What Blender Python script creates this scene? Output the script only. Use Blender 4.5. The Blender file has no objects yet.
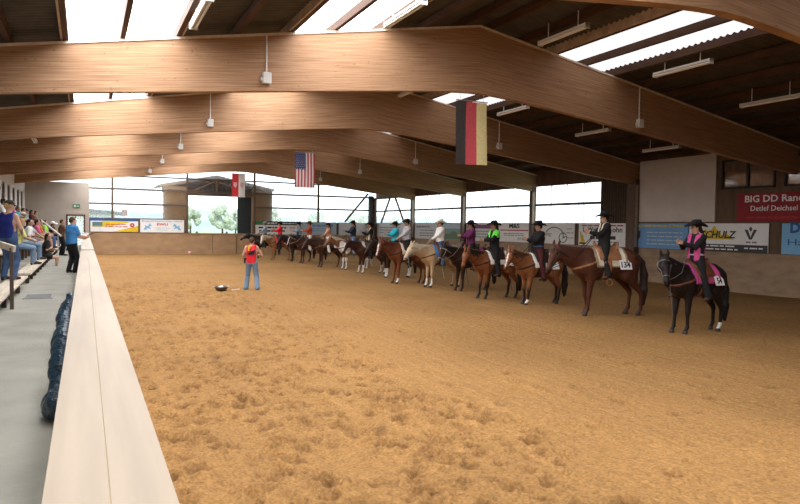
import bpy, math, random
import numpy as np
from mathutils import Matrix, Vector
sc = bpy.context.scene
COL = sc.collection
random.seed(7); RNG = np.random.default_rng(7)
# ------------------------------------------------------------------ camera
CAM_Z = 2.2
cd = bpy.data.cameras.new('camera'); cam = bpy.data.objects.new('camera', cd); COL.objects.link(cam)
cd.sensor_width = 36.0; cd.lens = 660.0 / 800.0 * 36.0; cd.clip_start = 0.05; cd.clip_end = 600
yaw, pit, rol = 0.4456, 0.0371, 0.015
fw = Vector((math.sin(yaw)*math.cos(pit), math.cos(yaw)*math.cos(pit), -math.sin(pit)))
rt = Vector((math.cos(yaw), -math.sin(yaw), 0)); up = rt.cross(fw)
r2 = rt*math.cos(rol) + up*math.sin(rol); u2 = up*math.cos(rol) - rt*math.sin(rol)
mw = Matrix.Identity(4)
for i in range(3):
    mw[i][0] = r2[i]; mw[i][1] = u2[i]; mw[i][2] = -fw[i]
mw[2][3] = CAM_Z
cam.matrix_world = mw
sc.camera = cam
# ------------------------------------------------------------------ light
SKY = 5.0; SKYLIGHT = 18.5
w = bpy.data.worlds.new('overcast_sky'); sc.world = w; w.use_nodes = True
bg = w.node_tree.nodes['Background']; bg.inputs[0].default_value = (0.88, 0.95, 1.0, 1); bg.inputs[1].default_value = SKY
sc.view_settings.view_transform = 'Standard'; sc.view_settings.look = 'None'
sc.view_settings.gamma = 1; sc.view_settings.use_curve_mapping = False
sc.view_settings.exposure = -0.92
sc.cycles.use_denoising = True
sc.cycles.max_bounces = 10; sc.cycles.diffuse_bounces = 6; sc.cycles.transparent_max_bounces = 12
sc.cycles.sample_clamp_indirect = 8
# ------------------------------------------------------------------ materials
MATS = {}
def nt(name):
    m = bpy.data.materials.new(name); m.use_nodes = True
    t = m.node_tree; return m, t, t.nodes['Principled BSDF']
def mat(name, col, rough=0.7, var=0.15, scale=6.0, stretch=(1,1,1), bump=0.0, metal=0.0, detail=4, attr=None, spec=0.3, fine=None):
    """procedural surface: noise-varied colour, optional bump, optional colour attribute for markings"""
    if name in MATS: return MATS[name]
    m, t, p = nt(name); N = t.nodes; L = t.links
    tc = N.new('ShaderNodeTexCoord'); mp = N.new('ShaderNodeMapping'); mp.inputs['Scale'].default_value = stretch
    L.new(tc.outputs['Object'], mp.inputs[0])
    n = N.new('ShaderNodeTexNoise'); n.inputs['Scale'].default_value = scale; n.inputs['Detail'].default_value = detail
    L.new(mp.outputs[0], n.inputs['Vector'])
    mx = N.new('ShaderNodeMix'); mx.data_type = 'RGBA'; mx.blend_type = 'MULTIPLY'; mx.inputs['Factor'].default_value = 1.0
    rmp = N.new('ShaderNodeMapRange'); rmp.inputs[1].default_value = 0.3; rmp.inputs[2].default_value = 0.7
    rmp.inputs[3].default_value = 1-var; rmp.inputs[4].default_value = 1+var
    L.new(n.outputs['Fac'], rmp.inputs[0])
    if attr:
        a = N.new('ShaderNodeAttribute'); a.attribute_name = attr; L.new(a.outputs['Color'], mx.inputs['A'])
    else:
        mx.inputs['A'].default_value = (*col, 1)
    L.new(rmp.outputs[0], mx.inputs['B'])
    L.new(mx.outputs['Result'], p.inputs['Base Color'])
    p.inputs['Roughness'].default_value = rough; p.inputs['Metallic'].default_value = metal
    p.inputs['Specular IOR Level'].default_value = spec
    if bump:
        b = N.new('ShaderNodeBump'); b.inputs['Strength'].default_value = 1.0; b.inputs['Distance'].default_value = bump
        src = n.outputs['Fac']
        if fine:
            n2 = N.new('ShaderNodeTexNoise'); n2.inputs['Scale'].default_value = fine; n2.inputs['Detail'].default_value = 3
            L.new(mp.outputs[0], n2.inputs['Vector']); ad = N.new('ShaderNodeMath'); L.new(n.outputs['Fac'], ad.inputs[0]); L.new(n2.outputs['Fac'], ad.inputs[1]); src = ad.outputs[0]
        L.new(src, b.inputs['Height']); L.new(b.outputs[0], p.inputs['Normal'])
    MATS[name] = m; return m
def cloth(name, col, rough=0.85): return mat('cloth_'+name, col, rough, 0.12, 25, bump=0.002)
def glowmat(name, col, strength):
    m, t, p = nt(name)
    p.inputs['Base Color'].default_value = (*col, 1); p.inputs['Emission Color'].default_value = (*col, 1); p.inputs['Emission Strength'].default_value = strength
    tc = t.nodes.new('ShaderNodeTexCoord'); n = t.nodes.new('ShaderNodeTexNoise'); n.inputs['Scale'].default_value = 1.5
    r = t.nodes.new('ShaderNodeMapRange'); r.inputs[3].default_value = strength*0.85; r.inputs[4].default_value = strength*1.15
    t.links.new(tc.outputs['Object'], n.inputs['Vector']); t.links.new(n.outputs['Fac'], r.inputs[0]); t.links.new(r.outputs[0], p.inputs['Emission Strength'])
    return m
def glassmat(name, haze, tint=(0.9,0.96,1.0)):
    """hazy, dusty glazing: mostly see-through, a little of the light scattered"""
    m = bpy.data.materials.new(name); m.use_nodes = True; t = m.node_tree; N = t.nodes; L = t.links
    N.remove(N['Principled BSDF']); out = N['Material Output']
    tr = N.new('ShaderNodeBsdfTransparent'); tl = N.new('ShaderNodeBsdfTranslucent'); gl = N.new('ShaderNodeBsdfGlossy')
    tl.inputs[0].default_value = (*tint, 1); gl.inputs['Roughness'].default_value = 0.1
    m1 = N.new('ShaderNodeMixShader'); m2 = N.new('ShaderNodeMixShader'); m2.inputs[0].default_value = 0.04
    tc = N.new('ShaderNodeTexCoord'); n = N.new('ShaderNodeTexNoise'); n.inputs['Scale'].default_value = 0.8; n.inputs['Detail'].default_value = 3
    r = N.new('ShaderNodeMapRange'); r.inputs[3].default_value = haze*0.7; r.inputs[4].default_value = haze*1.3
    L.new(tc.outputs['Object'], n.inputs['Vector']); L.new(n.outputs['Fac'], r.inputs[0]); L.new(r.outputs[0], m1.inputs[0])
    L.new(tr.outputs[0], m1.inputs[1]); L.new(tl.outputs[0], m1.inputs[2]); L.new(m1.outputs[0], m2.inputs[1]); L.new(gl.outputs[0], m2.inputs[2])
    L.new(m2.outputs[0], out.inputs['Surface']); return m
# ------------------------------------------------------------------ mesh helpers
def mesh(name, V, F, m=None, smooth=False, cols=None):
    me = bpy.data.meshes.new(name)
    V = np.asarray(V, dtype=np.float32)
    if isinstance(F, np.ndarray):
        nv, k = len(V), F.shape[1]
        me.vertices.add(nv); me.vertices.foreach_set('co', V.ravel())
        me.loops.add(F.size); me.loops.foreach_set('vertex_index', F.astype(np.int32).ravel())
        me.polygons.add(len(F)); me.polygons.foreach_set('loop_start', np.arange(0, F.size, k, dtype=np.int32))
        me.update(calc_edges=True); me.validate()
    else:
        me.from_pydata([tuple(map(float, v)) for v in V], [], F); me.update()
    if smooth and len(me.polygons): me.polygons.foreach_set('use_smooth', np.ones(len(me.polygons), dtype=bool))
    if cols is not None:
        a = me.attributes.new('Col', 'FLOAT_COLOR', 'POINT')
        c4 = np.ones((len(V), 4), dtype=np.float32); c4[:, :3] = cols; a.data.foreach_set('color', c4.ravel())
    if m: me.materials.append(m)
    return me
def link(name, me, parent=None, loc=(0,0,0), rz=0.0, m=None):
    o = bpy.data.objects.new(name, me); COL.objects.link(o)
    o.location = loc; o.rotation_euler = (0, 0, rz)
    if parent is not None: o.parent = parent
    if m is not None: setm(o, m)
    return o
def setm(o, m):
    o.material_slots[0].link = 'OBJECT'; o.material_slots[0].material = m
def tag(o, label=None, cat=None, group=None, kind=None):
    if label: o['label'] = label
    if cat: o['category'] = cat
    if group: o['group'] = group
    if kind: o['kind'] = kind
    return o
def struct(o, label=None): o['kind'] = 'structure'; return o
def empty(name, loc=(0,0,0), rz=0.0):
    o = bpy.data.objects.new(name, None); o.empty_display_size = 0.1; COL.objects.link(o); o.location = loc; o.rotation_euler = (0,0,rz); return o
class MB:
    def __init__(s): s.V = []; s.F = []
    def add(s, V, F):
        b = len(s.V); s.V += [tuple(v) for v in V]; s.F += [tuple(i+b for i in f) for f in F]; return s
    def box(s, x0, x1, y0, y1, z0, z1, M=None):
        V = [(x,y,z) for z in (z0,z1) for y in (y0,y1) for x in (x0,x1)]
        if M is not None: V = [tuple(M @ Vector(v)) for v in V]
        return s.add(V, [(0,2,3,1),(4,5,7,6),(0,1,5,4),(2,6,7,3),(0,4,6,2),(1,3,7,5)])
    def bar(s, a, b, w, h=None, upv=(0,0,1)):
        h = h or w; a = Vector(a); b = Vector(b); d = (b-a).normalized(); u = Vector(upv)
        if abs(d.dot(u)) > .98: u = Vector((1,0,0))
        sd = d.cross(u).normalized(); u = sd.cross(d)
        V = [p + sd*sx*w/2 + u*sz*h/2 for p in (a,b) for sz in (-1,1) for sx in (-1,1)]
        return s.add(V, [(0,1,3,2),(4,6,7,5),(0,4,5,1),(2,3,7,6),(0,2,6,4),(1,5,7,3)])
    def tube(s, pts, r, n=10, caps=True):
        pts = [Vector(p) for p in pts]; rs = r if isinstance(r, (list, tuple)) else [r]*len(pts); V = []; F = []
        d0 = (pts[1]-pts[0]).normalized(); ref = Vector((0,0,1)) if abs(d0.z) < .9 else Vector((1,0,0))
        for i, p in enumerate(pts):
            d = (pts[min(i+1,len(pts)-1)]-pts[max(i-1,0)]).normalized()
            a = d.cross(ref).normalized(); b = a.cross(d)
            V += [p + (a*math.cos(2*math.pi*k/n) + b*math.sin(2*math.pi*k/n))*rs[i] for k in range(n)]
        for i in range(len(pts)-1):
            for k in range(n): F.append((i*n+k, i*n+(k+1)%n, (i+1)*n+(k+1)%n, (i+1)*n+k))
        if caps: F.append(tuple(range(n))[::-1]); F.append(tuple((len(pts)-1)*n+k for k in range(n)))
        return s.add(V, F)
    def lathe(s, prof, n=20, c=(0,0,0)):
        V = [(c[0]+r*math.cos(2*math.pi*k/n), c[1]+r*math.sin(2*math.pi*k/n), c[2]+z) for r, z in prof for k in range(n)]
        F = [(i*n+k, i*n+(k+1)%n, (i+1)*n+(k+1)%n, (i+1)*n+k) for i in range(len(prof)-1) for k in range(n)]
        return s.add(V, F)
    def prism(s, poly, fn, t):
        """outline poly [(u,v)], fn maps (u,v,w) to a point, thickness t along w"""
        n = len(poly); V = [fn(u,v,0) for u,v in poly] + [fn(u,v,t) for u,v in poly]
        return s.add(V, [tuple(range(n))[::-1], tuple(range(n,2*n))] + [(i,(i+1)%n,n+(i+1)%n,n+i) for i in range(n)])
    def build(s, name, m, parent=None, loc=(0,0,0), rz=0, smooth=False, bevel=0):
        o = link(name, mesh(name, s.V, s.F, m, smooth), parent, loc, rz)
        if bevel:
            b = o.modifiers.new('bevel', 'BEVEL'); b.width = bevel; b.segments = 2; b.limit_method = 'ANGLE'
        return o
def box(name, m, dims, parent=None, bevel=0):
    return MB().box(*dims).build(name, m, parent, bevel=bevel)
_fc = {}
def lettering(name, body, m, parent, x, y, z, h, wid=None, bold=0.0, shear=0.0, align='CENTER', ext=0.003):
    """flat raised lettering in the local XY plane of its sign, cap height h, squeezed to width wid"""
    cu = bpy.data.curves.new(name, 'FONT'); cu.body = body; cu.extrude = ext; cu.offset = bold; cu.shear = shear; cu.resolution_u = 2
    t = bpy.data.objects.new(name, cu); COL.objects.link(t)
    me = bpy.data.meshes.new_from_object(t.evaluated_get(bpy.context.evaluated_depsgraph_get()))
    bpy.data.objects.remove(t); bpy.data.curves.remove(cu)
    n = len(me.vertices); V = np.empty(n*3, dtype=np.float32); me.vertices.foreach_get('co', V); V = V.reshape(-1,3)
    lo, hi = V.min(0), V.max(0)
    sy = h/0.70 if h else 1.0; sx = (wid/(hi[0]-lo[0])) if wid else sy
    V[:,0] = (V[:,0]-(lo[0]+hi[0])/2)*sx if align == 'CENTER' else (V[:,0]-lo[0])*sx
    V[:,1] *= sy
    me.vertices.foreach_set('co', V.ravel()); me.update(); me.materials.clear(); me.materials.append(m)
    return link(name, me, parent, (x,y,z))
# ------------------------------------------------------------------ smooth solids (bodies): blended tapered limbs meshed by surface nets
def A(*v): return np.array(v, dtype=float)
def cone(a, ra, b, rb, k=0.03): return ('c', np.asarray(a, float), ra, np.asarray(b, float), rb, k)
def ell(c, r, k=0.03, R=None): return ('e', np.asarray(c, float), np.asarray(r, float), k, R)
class Field:
    def __init__(s, prims, h, pad=0.08):
        lo = np.full(3, 9e9); hi = -lo
        for p in prims:
            if p[0] == 'c':
                for c, r in ((p[1],p[2]),(p[3],p[4])): lo = np.minimum(lo, c-r); hi = np.maximum(hi, c+r)
            else: lo = np.minimum(lo, p[1]-p[2].max()); hi = np.maximum(hi, p[1]+p[2].max())
        s.o = lo-pad; s.h = h; s.n = np.ceil((hi+pad-s.o)/h).astype(int)+1
        s.ax = [s.o[i]+h*np.arange(s.n[i]) for i in range(3)]
        s.D = np.full(tuple(s.n), 1.0, dtype=np.float32)
        for p in prims: s.union(p)
    def grid(s): return s.ax[0][:,None,None], s.ax[1][None,:,None], s.ax[2][None,None,:]
    def union(s, p):
        if p[0] == 'c':
            _, a, ra, b, rb, k = p; lo = np.minimum(a-ra, b-rb); hi = np.maximum(a+ra, b+rb)
        else:
            _, a, r, k, R = p; lo = a-r.max(); hi = a+r.max()
        m = max(k, .03)+.05
        i0 = np.clip(np.floor((lo-m-s.o)/s.h).astype(int), 0, s.n-1); i1 = np.clip(np.ceil((hi+m-s.o)/s.h).astype(int)+1, 1, s.n)
        X = s.ax[0][i0[0]:i1[0],None,None]; Y = s.ax[1][None,i0[1]:i1[1],None]; Z = s.ax[2][None,None,i0[2]:i1[2]]
        if p[0] == 'c':
            ba = b-a; L = max(ba@ba, 1e-9)
            t = np.clip(((X-a[0])*ba[0]+(Y-a[1])*ba[1]+(Z-a[2])*ba[2])/L, 0, 1)
            d = np.sqrt((X-a[0]-t*ba[0])**2+(Y-a[1]-t*ba[1])**2+(Z-a[2]-t*ba[2])**2)-(ra+(rb-ra)*t)
        else:
            x, y, z = X-a[0], Y-a[1], Z-a[2]
            if R is not None: x, y, z = (R[0][0]*x+R[0][1]*y+R[0][2]*z, R[1][0]*x+R[1][1]*y+R[1][2]*z, R[2][0]*x+R[2][1]*y+R[2][2]*z)
            k0 = np.sqrt((x/r[0])**2+(y/r[1])**2+(z/r[2])**2); k1 = np.sqrt((x/r[0]**2)**2+(y/r[1]**2)**2+(z/r[2]**2)**2)+1e-9
            d = k0*(k0-1)/k1
        sl = s.D[i0[0]:i1[0], i0[1]:i1[1], i0[2]:i1[2]]
        if k > 0:
            q = np.clip(.5+.5*(sl-d)/k, 0, 1); s.D[i0[0]:i1[0], i0[1]:i1[1], i0[2]:i1[2]] = sl*(1-q)+d*q-k*q*(1-q)
        else: s.D[i0[0]:i1[0], i0[1]:i1[1], i0[2]:i1[2]] = np.minimum(sl, d)
    def boxd(s, lo, hi):
        X, Y, Z = s.grid(); c = (A(*lo)+A(*hi))/2; e = (A(*hi)-A(*lo))/2
        return np.maximum(np.maximum(abs(X-c[0])-e[0], abs(Y-c[1])-e[1]), abs(Z-c[2])-e[2])
    def slab(s, p, n, t):
        X, Y, Z = s.grid(); n = A(*n)/np.linalg.norm(n); return abs((X-p[0])*n[0]+(Y-p[1])*n[1]+(Z-p[2])*n[2])-t
    def nets(s, D=None):
        D = s.D if D is None else D.astype(np.float32)
        D = D.copy(); D[0]=D[-1]=1; D[:,0]=D[:,-1]=1; D[:,:,0]=D[:,:,-1]=1
        I = D < 0; nx, ny, nz = D.shape
        cnt = np.zeros((nx-1,ny-1,nz-1), dtype=np.int8)
        for dx in (0,1):
            for dy in (0,1):
                for dz in (0,1): cnt += I[dx:nx-1+dx, dy:ny-1+dy, dz:nz-1+dz]
        cells = np.argwhere((cnt > 0) & (cnt < 8))
        if len(cells) == 0: return np.zeros((0,3)), np.zeros((0,4), int)
        idx = np.full(cnt.shape, -1, dtype=np.int32); idx[tuple(cells.T)] = np.arange(len(cells))
        P = np.zeros((len(cells),3)); W = np.zeros(len(cells))
        cor = [(a,b,c) for a in (0,1) for b in (0,1) for c in (0,1)]
        for a in cor:
            for ax in range(3):
                if a[ax]: continue
                b = list(a); b[ax] = 1
                da = D[tuple((cells+a).T)]; db = D[tuple((cells+b).T)]; mk = (da<0) != (db<0)
                t = np.where(mk, da/np.where(mk, da-db, 1), 0)
                q = np.tile(np.array(a, float), (len(cells),1)); q[:,ax] = t
                P += q*mk[:,None]; W += mk
        V = s.o+s.h*(cells+P/W[:,None])
        Fs = []
        for ax in range(3):
            sl0 = [slice(None)]*3; sl1 = [slice(None)]*3; sl0[ax] = slice(0,-1); sl1[ax] = slice(1,None)
            a = I[tuple(sl0)]; b = I[tuple(sl1)]; e = np.argwhere(a != b)
            o1, o2 = [(1,2),(2,0),(0,1)][ax]
            ok = (e[:,o1] > 0) & (e[:,o2] > 0) & (e[:,o1] < D.shape[o1]-1) & (e[:,o2] < D.shape[o2]-1); e = e[ok]
            fl = a[tuple(e.T)]
            def g(d1, d2):
                q = e.copy(); q[:,o1] -= d1; q[:,o2] -= d2; return idx[tuple(q.T)]
            f = np.stack([g(1,1), g(0,1), g(0,0), g(1,0)], 1); f[~fl] = f[~fl][:, ::-1]; Fs.append(f)
        return V, np.concatenate(Fs)
def solid(name, prims, h, m, cols=None):
    V, F = Field(prims, h).nets()
    return mesh(name, V, F, m, True, cols(V) if cols else None)
# ------------------------------------------------------------------ hall dimensions
XL, XR, YB, YN, S, XA = -3.6, 21.87, 50.6, -7.0, 7.2, 9.1
def ztop(x): return 7.38 - 0.176*abs(x-XA)                       # top of the glulam beams
def zbot(x): return 5.66 - (0.108 if x < XA else 0.122)*(math.sqrt((x-XA)**2+0.8)-0.9)  # underside of the beams
def zroof(x): return ztop(x) + 0.24
m_plank = mat('kickboard_ply', (0.32,0.222,0.142), 0.75, 0.18, 2.0, (1,1,2.5), bump=0.004)
m_brown = mat('brown_boards', (0.13,0.082,0.05), 0.8, 0.2, 5, (1,1,.4), bump=0.004)
m_darkbrown = mat('dark_timber', (0.07,0.033,0.018), 0.75, 0.25, 5, (1,.3,1), bump=0.003)
m_post = mat('brown_painted_steel', (0.11,0.072,0.05), 0.6, 0.15, 4)
m_conc = mat('concrete', (0.25,0.24,0.20), 0.85, 0.14, 1.6, bump=0.006, detail=8, fine=30)
m_plaster = mat('beige_plaster', (0.42,0.365,0.31), 0.9, 0.06, 1.2)
m_white = mat('white_enamel', (0.60,0.60,0.58), 0.45, 0.04, 5)
m_metal = mat('galvanised_metal', (0.45,0.45,0.46), 0.45, 0.12, 8, metal=0.6)
m_black = mat('black_plastic', (0.012,0.012,0.014), 0.5, 0.1, 10)
m_glass = glassmat('hazy_glazing', 0.16)
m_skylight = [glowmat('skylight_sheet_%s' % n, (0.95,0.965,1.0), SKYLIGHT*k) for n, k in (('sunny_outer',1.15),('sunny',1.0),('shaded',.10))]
# glulam: fine lamination lines and knots along the beam
def glulam():
    m, t, p = nt('glulam_timber'); N = t.nodes; L = t.links
    tc0 = N.new('ShaderNodeTexCoord'); sp = N.new('ShaderNodeSeparateXYZ'); cb = N.new('ShaderNodeCombineXYZ'); L.new(tc0.outputs['Object'], sp.inputs[0])
    def op(o, a, b=None):
        q = N.new('ShaderNodeMath'); q.operation = o
        for i, v in enumerate((a, b)):
            if v is None: continue
            if isinstance(v, (int, float)): q.inputs[i].default_value = v
            else: L.new(v, q.inputs[i])
        return q.outputs[0]
    # laminations run parallel to the curved underside
    L.new(sp.outputs[0], cb.inputs[0]); L.new(sp.outputs[1], cb.inputs[1]); L.new(op('ADD', sp.outputs[2], op('MULTIPLY', op('ABSOLUTE', op('SUBTRACT', sp.outputs[0], XA)), .112)), cb.inputs[2])
    class tc: outputs = {'Object': cb.outputs[0]}
    mp = N.new('ShaderNodeMapping'); mp.inputs['Scale'].default_value = (0.45,1,16); L.new(tc.outputs['Object'], mp.inputs[0])
    n = N.new('ShaderNodeTexNoise'); n.inputs['Scale'].default_value = 2.2; n.inputs['Detail'].default_value = 6; L.new(mp.outputs[0], n.inputs['Vector'])
    mp2 = N.new('ShaderNodeMapping'); mp2.inputs['Scale'].default_value = (1.6,1,3.2); L.new(tc.outputs['Object'], mp2.inputs[0])
    n2 = N.new('ShaderNodeTexNoise'); n2.inputs['Scale'].default_value = 5; n2.inputs['Detail'].default_value = 2; L.new(mp2.outputs[0], n2.inputs['Vector'])
    wv = N.new('ShaderNodeTexWave'); wv.bands_direction = 'Z'; wv.inputs['Scale'].default_value = 7.0; wv.inputs['Distortion'].default_value = 0.25; L.new(tc.outputs['Object'], wv.inputs['Vector'])
    cr = N.new('ShaderNodeValToRGB'); cr.color_ramp.elements[0].position = .3; cr.color_ramp.elements[1].position = .72
    cr.color_ramp.elements[0].color = (0.27,0.145,0.072,1); cr.color_ramp.elements[1].color = (0.47,0.285,0.165,1); L.new(n.outputs['Fac'], cr.inputs[0])
    r = N.new('ShaderNodeMapRange'); r.inputs[1].default_value = .68; r.inputs[2].default_value = .76; r.inputs[3].default_value = 1; r.inputs[4].default_value = .62; L.new(n2.outputs['Fac'], r.inputs[0])
    r3 = N.new('ShaderNodeMapRange'); r3.inputs[1].default_value = 0; r3.inputs[2].default_value = .12; r3.inputs[3].default_value = .86; r3.inputs[4].default_value = 1; L.new(wv.outputs['Fac'], r3.inputs[0])
    mu = N.new('ShaderNodeMath'); mu.operation = 'MULTIPLY'; L.new(r.outputs[0], mu.inputs[0]); L.new(r3.outputs[0], mu.inputs[1])
    mx = N.new('ShaderNodeMix'); mx.data_type = 'RGBA'; mx.blend_type = 'MULTIPLY'; mx.inputs['Factor'].default_value = 1; L.new(cr.outputs[0], mx.inputs['A']); L.new(mu.outputs[0], mx.inputs['B'])
    L.new(mx.outputs['Result'], p.inputs['Base Color']); p.inputs['Roughness'].default_value = .6; p.inputs['Specular IOR Level'].default_value = .25
    return m
m_glulam = glulam()
def sand():
    m, t, p = nt('riding_sand'); N = t.nodes; L = t.links
    tc = N.new('ShaderNodeTexCoord')
    def noise(sc_, det, st=(1,1,1)):
        mp = N.new('ShaderNodeMapping'); mp.inputs['Scale'].default_value = st; L.new(tc.outputs['Object'], mp.inputs[0])
        n = N.new('ShaderNodeTexNoise'); n.inputs['Scale'].default_value = sc_; n.inputs['Detail'].default_value = det; L.new(mp.outputs[0], n.inputs['Vector']); return n.outputs['Fac']
    big, mid, fin, harrow = noise(.35,3), noise(11,6), noise(34,6), noise(1.0,4,(9,.35,1))
    def rng(src, a, b, lo=.3, hi=.7):
        r = N.new('ShaderNodeMapRange'); r.inputs[1].default_value = lo; r.inputs[2].default_value = hi; r.inputs[3].default_value = a; r.inputs[4].default_value = b; L.new(src, r.inputs[0]); return r.outputs[0]
    def op(o, a, b):
        q = N.new('ShaderNodeMath'); q.operation = o
        for i, v in enumerate((a,b)):
            if isinstance(v, (int,float)): q.inputs[i].default_value = v
            else: L.new(v, q.inputs[i])
        return q.outputs[0]
    f = op('MULTIPLY', op('MULTIPLY', rng(big,.88,1.1), rng(mid,.86,1.12)), op('MULTIPLY', rng(fin,.70,1.28), rng(harrow,.92,1.08)))
    mx = N.new('ShaderNodeMix'); mx.data_type = 'RGBA'; mx.blend_type = 'MULTIPLY'; mx.inputs['Factor'].default_value = 1
    at = N.new('ShaderNodeAttribute'); at.attribute_name = 'Col'; dm = N.new('ShaderNodeMix'); dm.data_type = 'RGBA'   # moist sand and the shade inside the hoof prints, both put into the colour
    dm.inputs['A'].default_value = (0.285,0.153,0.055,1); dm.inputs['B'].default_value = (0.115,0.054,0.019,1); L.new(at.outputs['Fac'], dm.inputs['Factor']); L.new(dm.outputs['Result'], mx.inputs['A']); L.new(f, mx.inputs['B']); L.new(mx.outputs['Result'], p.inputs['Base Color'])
    p.inputs['Roughness'].default_value = .95; p.inputs['Specular IOR Level'].default_value = .1
    b = N.new('ShaderNodeBump'); b.inputs['Distance'].default_value = .05; b.inputs['Strength'].default_value = 1
    hgt = op('ADD', op('MULTIPLY', mid, .7), op('ADD', op('MULTIPLY', fin, .32), op('MULTIPLY', harrow, .5)))
    L.new(hgt, b.inputs['Height']); L.new(b.outputs[0], p.inputs['Normal']); return m
m_sand = sand()
# ------------------------------------------------------------------ arena floor: raked sand with hoof prints along the rail
xs = np.concatenate([np.arange(.2,5.6,.036), np.arange(5.6,9.5,.06), np.arange(9.5,XR-.1,.22), [XR]])
ys = np.concatenate([np.arange(YN,2.4,.6), np.arange(2.4,9.6,.036), np.arange(9.6,14,.07), np.arange(14,24,.12), np.arange(24,YB-.1,.5), [YB]])
GX, GY = np.meshgrid(xs, ys, indexing='ij'); GZ = np.zeros_like(GX); DAMP_SHADE = np.zeros_like(GX)
for k in range(26):
    a = RNG.uniform(0, 6.28); fq = RNG.uniform(.6, 5); GZ += .0055/(.6+.25*fq)*np.sin(fq*(np.cos(a)*GX+np.sin(a)*GY)+RNG.uniform(0,6.28))
def dent(x, y, r, dep):
    i0, i1 = np.searchsorted(xs, (x-3*r, x+3*r)); j0, j1 = np.searchsorted(ys, (y-3*r, y+3*r))
    dx, dy = GX[i0:i1,j0:j1]-x, GY[i0:i1,j0:j1]-y; t = RNG.uniform(-.5,.5); c_, s_ = math.cos(t), math.sin(t)
    dx, dy = c_*dx+s_*dy, -s_*dx+c_*dy; wob = 1+.16*np.sin(3*np.arctan2(dy,dx)+RNG.uniform(0,6))+.10*np.sin(5*np.arctan2(dy,dx)+RNG.uniform(0,6))
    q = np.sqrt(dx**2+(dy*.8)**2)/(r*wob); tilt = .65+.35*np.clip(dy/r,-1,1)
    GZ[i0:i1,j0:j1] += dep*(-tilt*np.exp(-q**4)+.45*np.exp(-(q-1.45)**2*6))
    DAMP_SHADE[i0:i1,j0:j1] = np.maximum(DAMP_SHADE[i0:i1,j0:j1], RNG.uniform(.3,1)*np.exp(-(q/.95)**4)*tilt)  # mask for turned-up moist sand and painted shade in the print's hollow
n = 0
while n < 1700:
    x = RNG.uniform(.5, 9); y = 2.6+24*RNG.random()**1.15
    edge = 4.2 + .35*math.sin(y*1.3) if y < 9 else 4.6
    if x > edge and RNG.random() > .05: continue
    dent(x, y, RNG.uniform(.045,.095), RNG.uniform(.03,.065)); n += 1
n_x, n_y = GX.shape; ii = np.arange(n_x*n_y).reshape(n_x, n_y)
SF = np.stack([ii[:-1,:-1].ravel(), ii[1:,:-1].ravel(), ii[1:,1:].ravel(), ii[:-1,1:].ravel()], 1)
struct(link('floor', mesh('floor', np.stack([GX.ravel(), GY.ravel(), GZ.ravel()], 1), SF, m_sand, True, np.repeat(DAMP_SHADE.ravel()[:,None],3,1))))
# walkway and stepped concrete terrace on the spectators' side
ZW = 0.65
struct(MB().box(XL,.0,YN,YB,-.3,ZW).build('floor_walkway', m_conc))
struct(MB().box(XL,-1.62,YN,YB,ZW,.90).box(XL,-2.32,YN,YB,.90,1.36).box(XL,-3.02,YN,YB,1.36,1.86).build('floor_terrace', m_conc))
struct(MB().box(-60,150,-50,300,-.6,-.35).build('ground_outside', mat('meadow', (0.34,0.42,0.22), .95, .25, .4)))
# ------------------------------------------------------------------ rail along the walkway
rail = MB().box(.0,.16,YN,YB-.2,.0,1.49).build('arena_barrier', m_plank)
tag(rail, 'long boarded barrier between concrete walkway and sand, with pale plank cap', 'barrier')
m_cap = mat('pale_planed_plank', (0.278,0.222,0.160), .55, .13, 2.2, (5,.25,1), detail=6)
for a, b in ((YN,17.35),(17.5,YB-.2)):
    c = MB().box(-.093,.0520,a,b,1.49,1.55).box(.0535,.198,a,b,1.49,1.549).build('cap_plank', m_cap, rail, bevel=.0015)
MB().box(.0522,.0533,YN,YB-.2,1.5,1.5475).build('cap_seam', mat('resin_seam', (.36,.26,.12), .6), rail)
box('cap_joint_strip', mat('rust_iron', (0.11,0.05,0.03), .7), (-.10,.205,17.35,17.5,1.49,1.56), rail)
# ------------------------------------------------------------------ roof
purl_L = [-3.3,-2.3,-1.3,-.33,.70,1.77,2.98,4.2,5.23,6.45,7.6,8.7]
purl_R = [9.5,10.55,11.57,12.6,13.6,14.7,15.8,16.9,18.0,19.1,20.2,21.4]
sky_spans = [(-.33,1.77),(4.2,6.45),(11.57,13.6)]
m_sheet = mat('grey_roof_sheet', (0.075,0.066,0.058), .85, .2, 3)
def corr_strip(x0, x1):
    yy = np.arange(YN, YB+.01, .045); zz = .028*np.sin(yy*2*math.pi/.18)
    V = []; 
    for x in (x0, x1): V.append(np.stack([np.full_like(yy, x), yy, zroof(x)+zz], 1))
    k = len(yy); a = np.arange(k-1); F = np.stack([a, a+1, k+a+1, k+a], 1); return np.concatenate(V), F
edges = sorted({XL-.3, XR+.3, XA} | {e for s_ in sky_spans for e in s_}); Vs, Fs, b_ = [], [], 0
for x0, x1 in zip(edges, edges[1:]):
    if (x0,x1) in sky_spans: continue
    V, F = corr_strip(x0, x1); Vs.append(V); Fs.append(F+b_); b_ += len(V)
ceil_o = struct(link('ceiling', mesh('ceiling', np.concatenate(Vs), np.concatenate(Fs), m_sheet)))
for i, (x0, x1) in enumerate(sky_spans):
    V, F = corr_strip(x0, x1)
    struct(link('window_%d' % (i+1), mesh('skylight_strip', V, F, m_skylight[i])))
for x in purl_L+purl_R:
    z = zroof(x)-.03
    MB().box(x-.05,x+.05,YN,YB,z-.20,z-.01).build('purlin', m_darkbrown, ceil_o)
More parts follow.
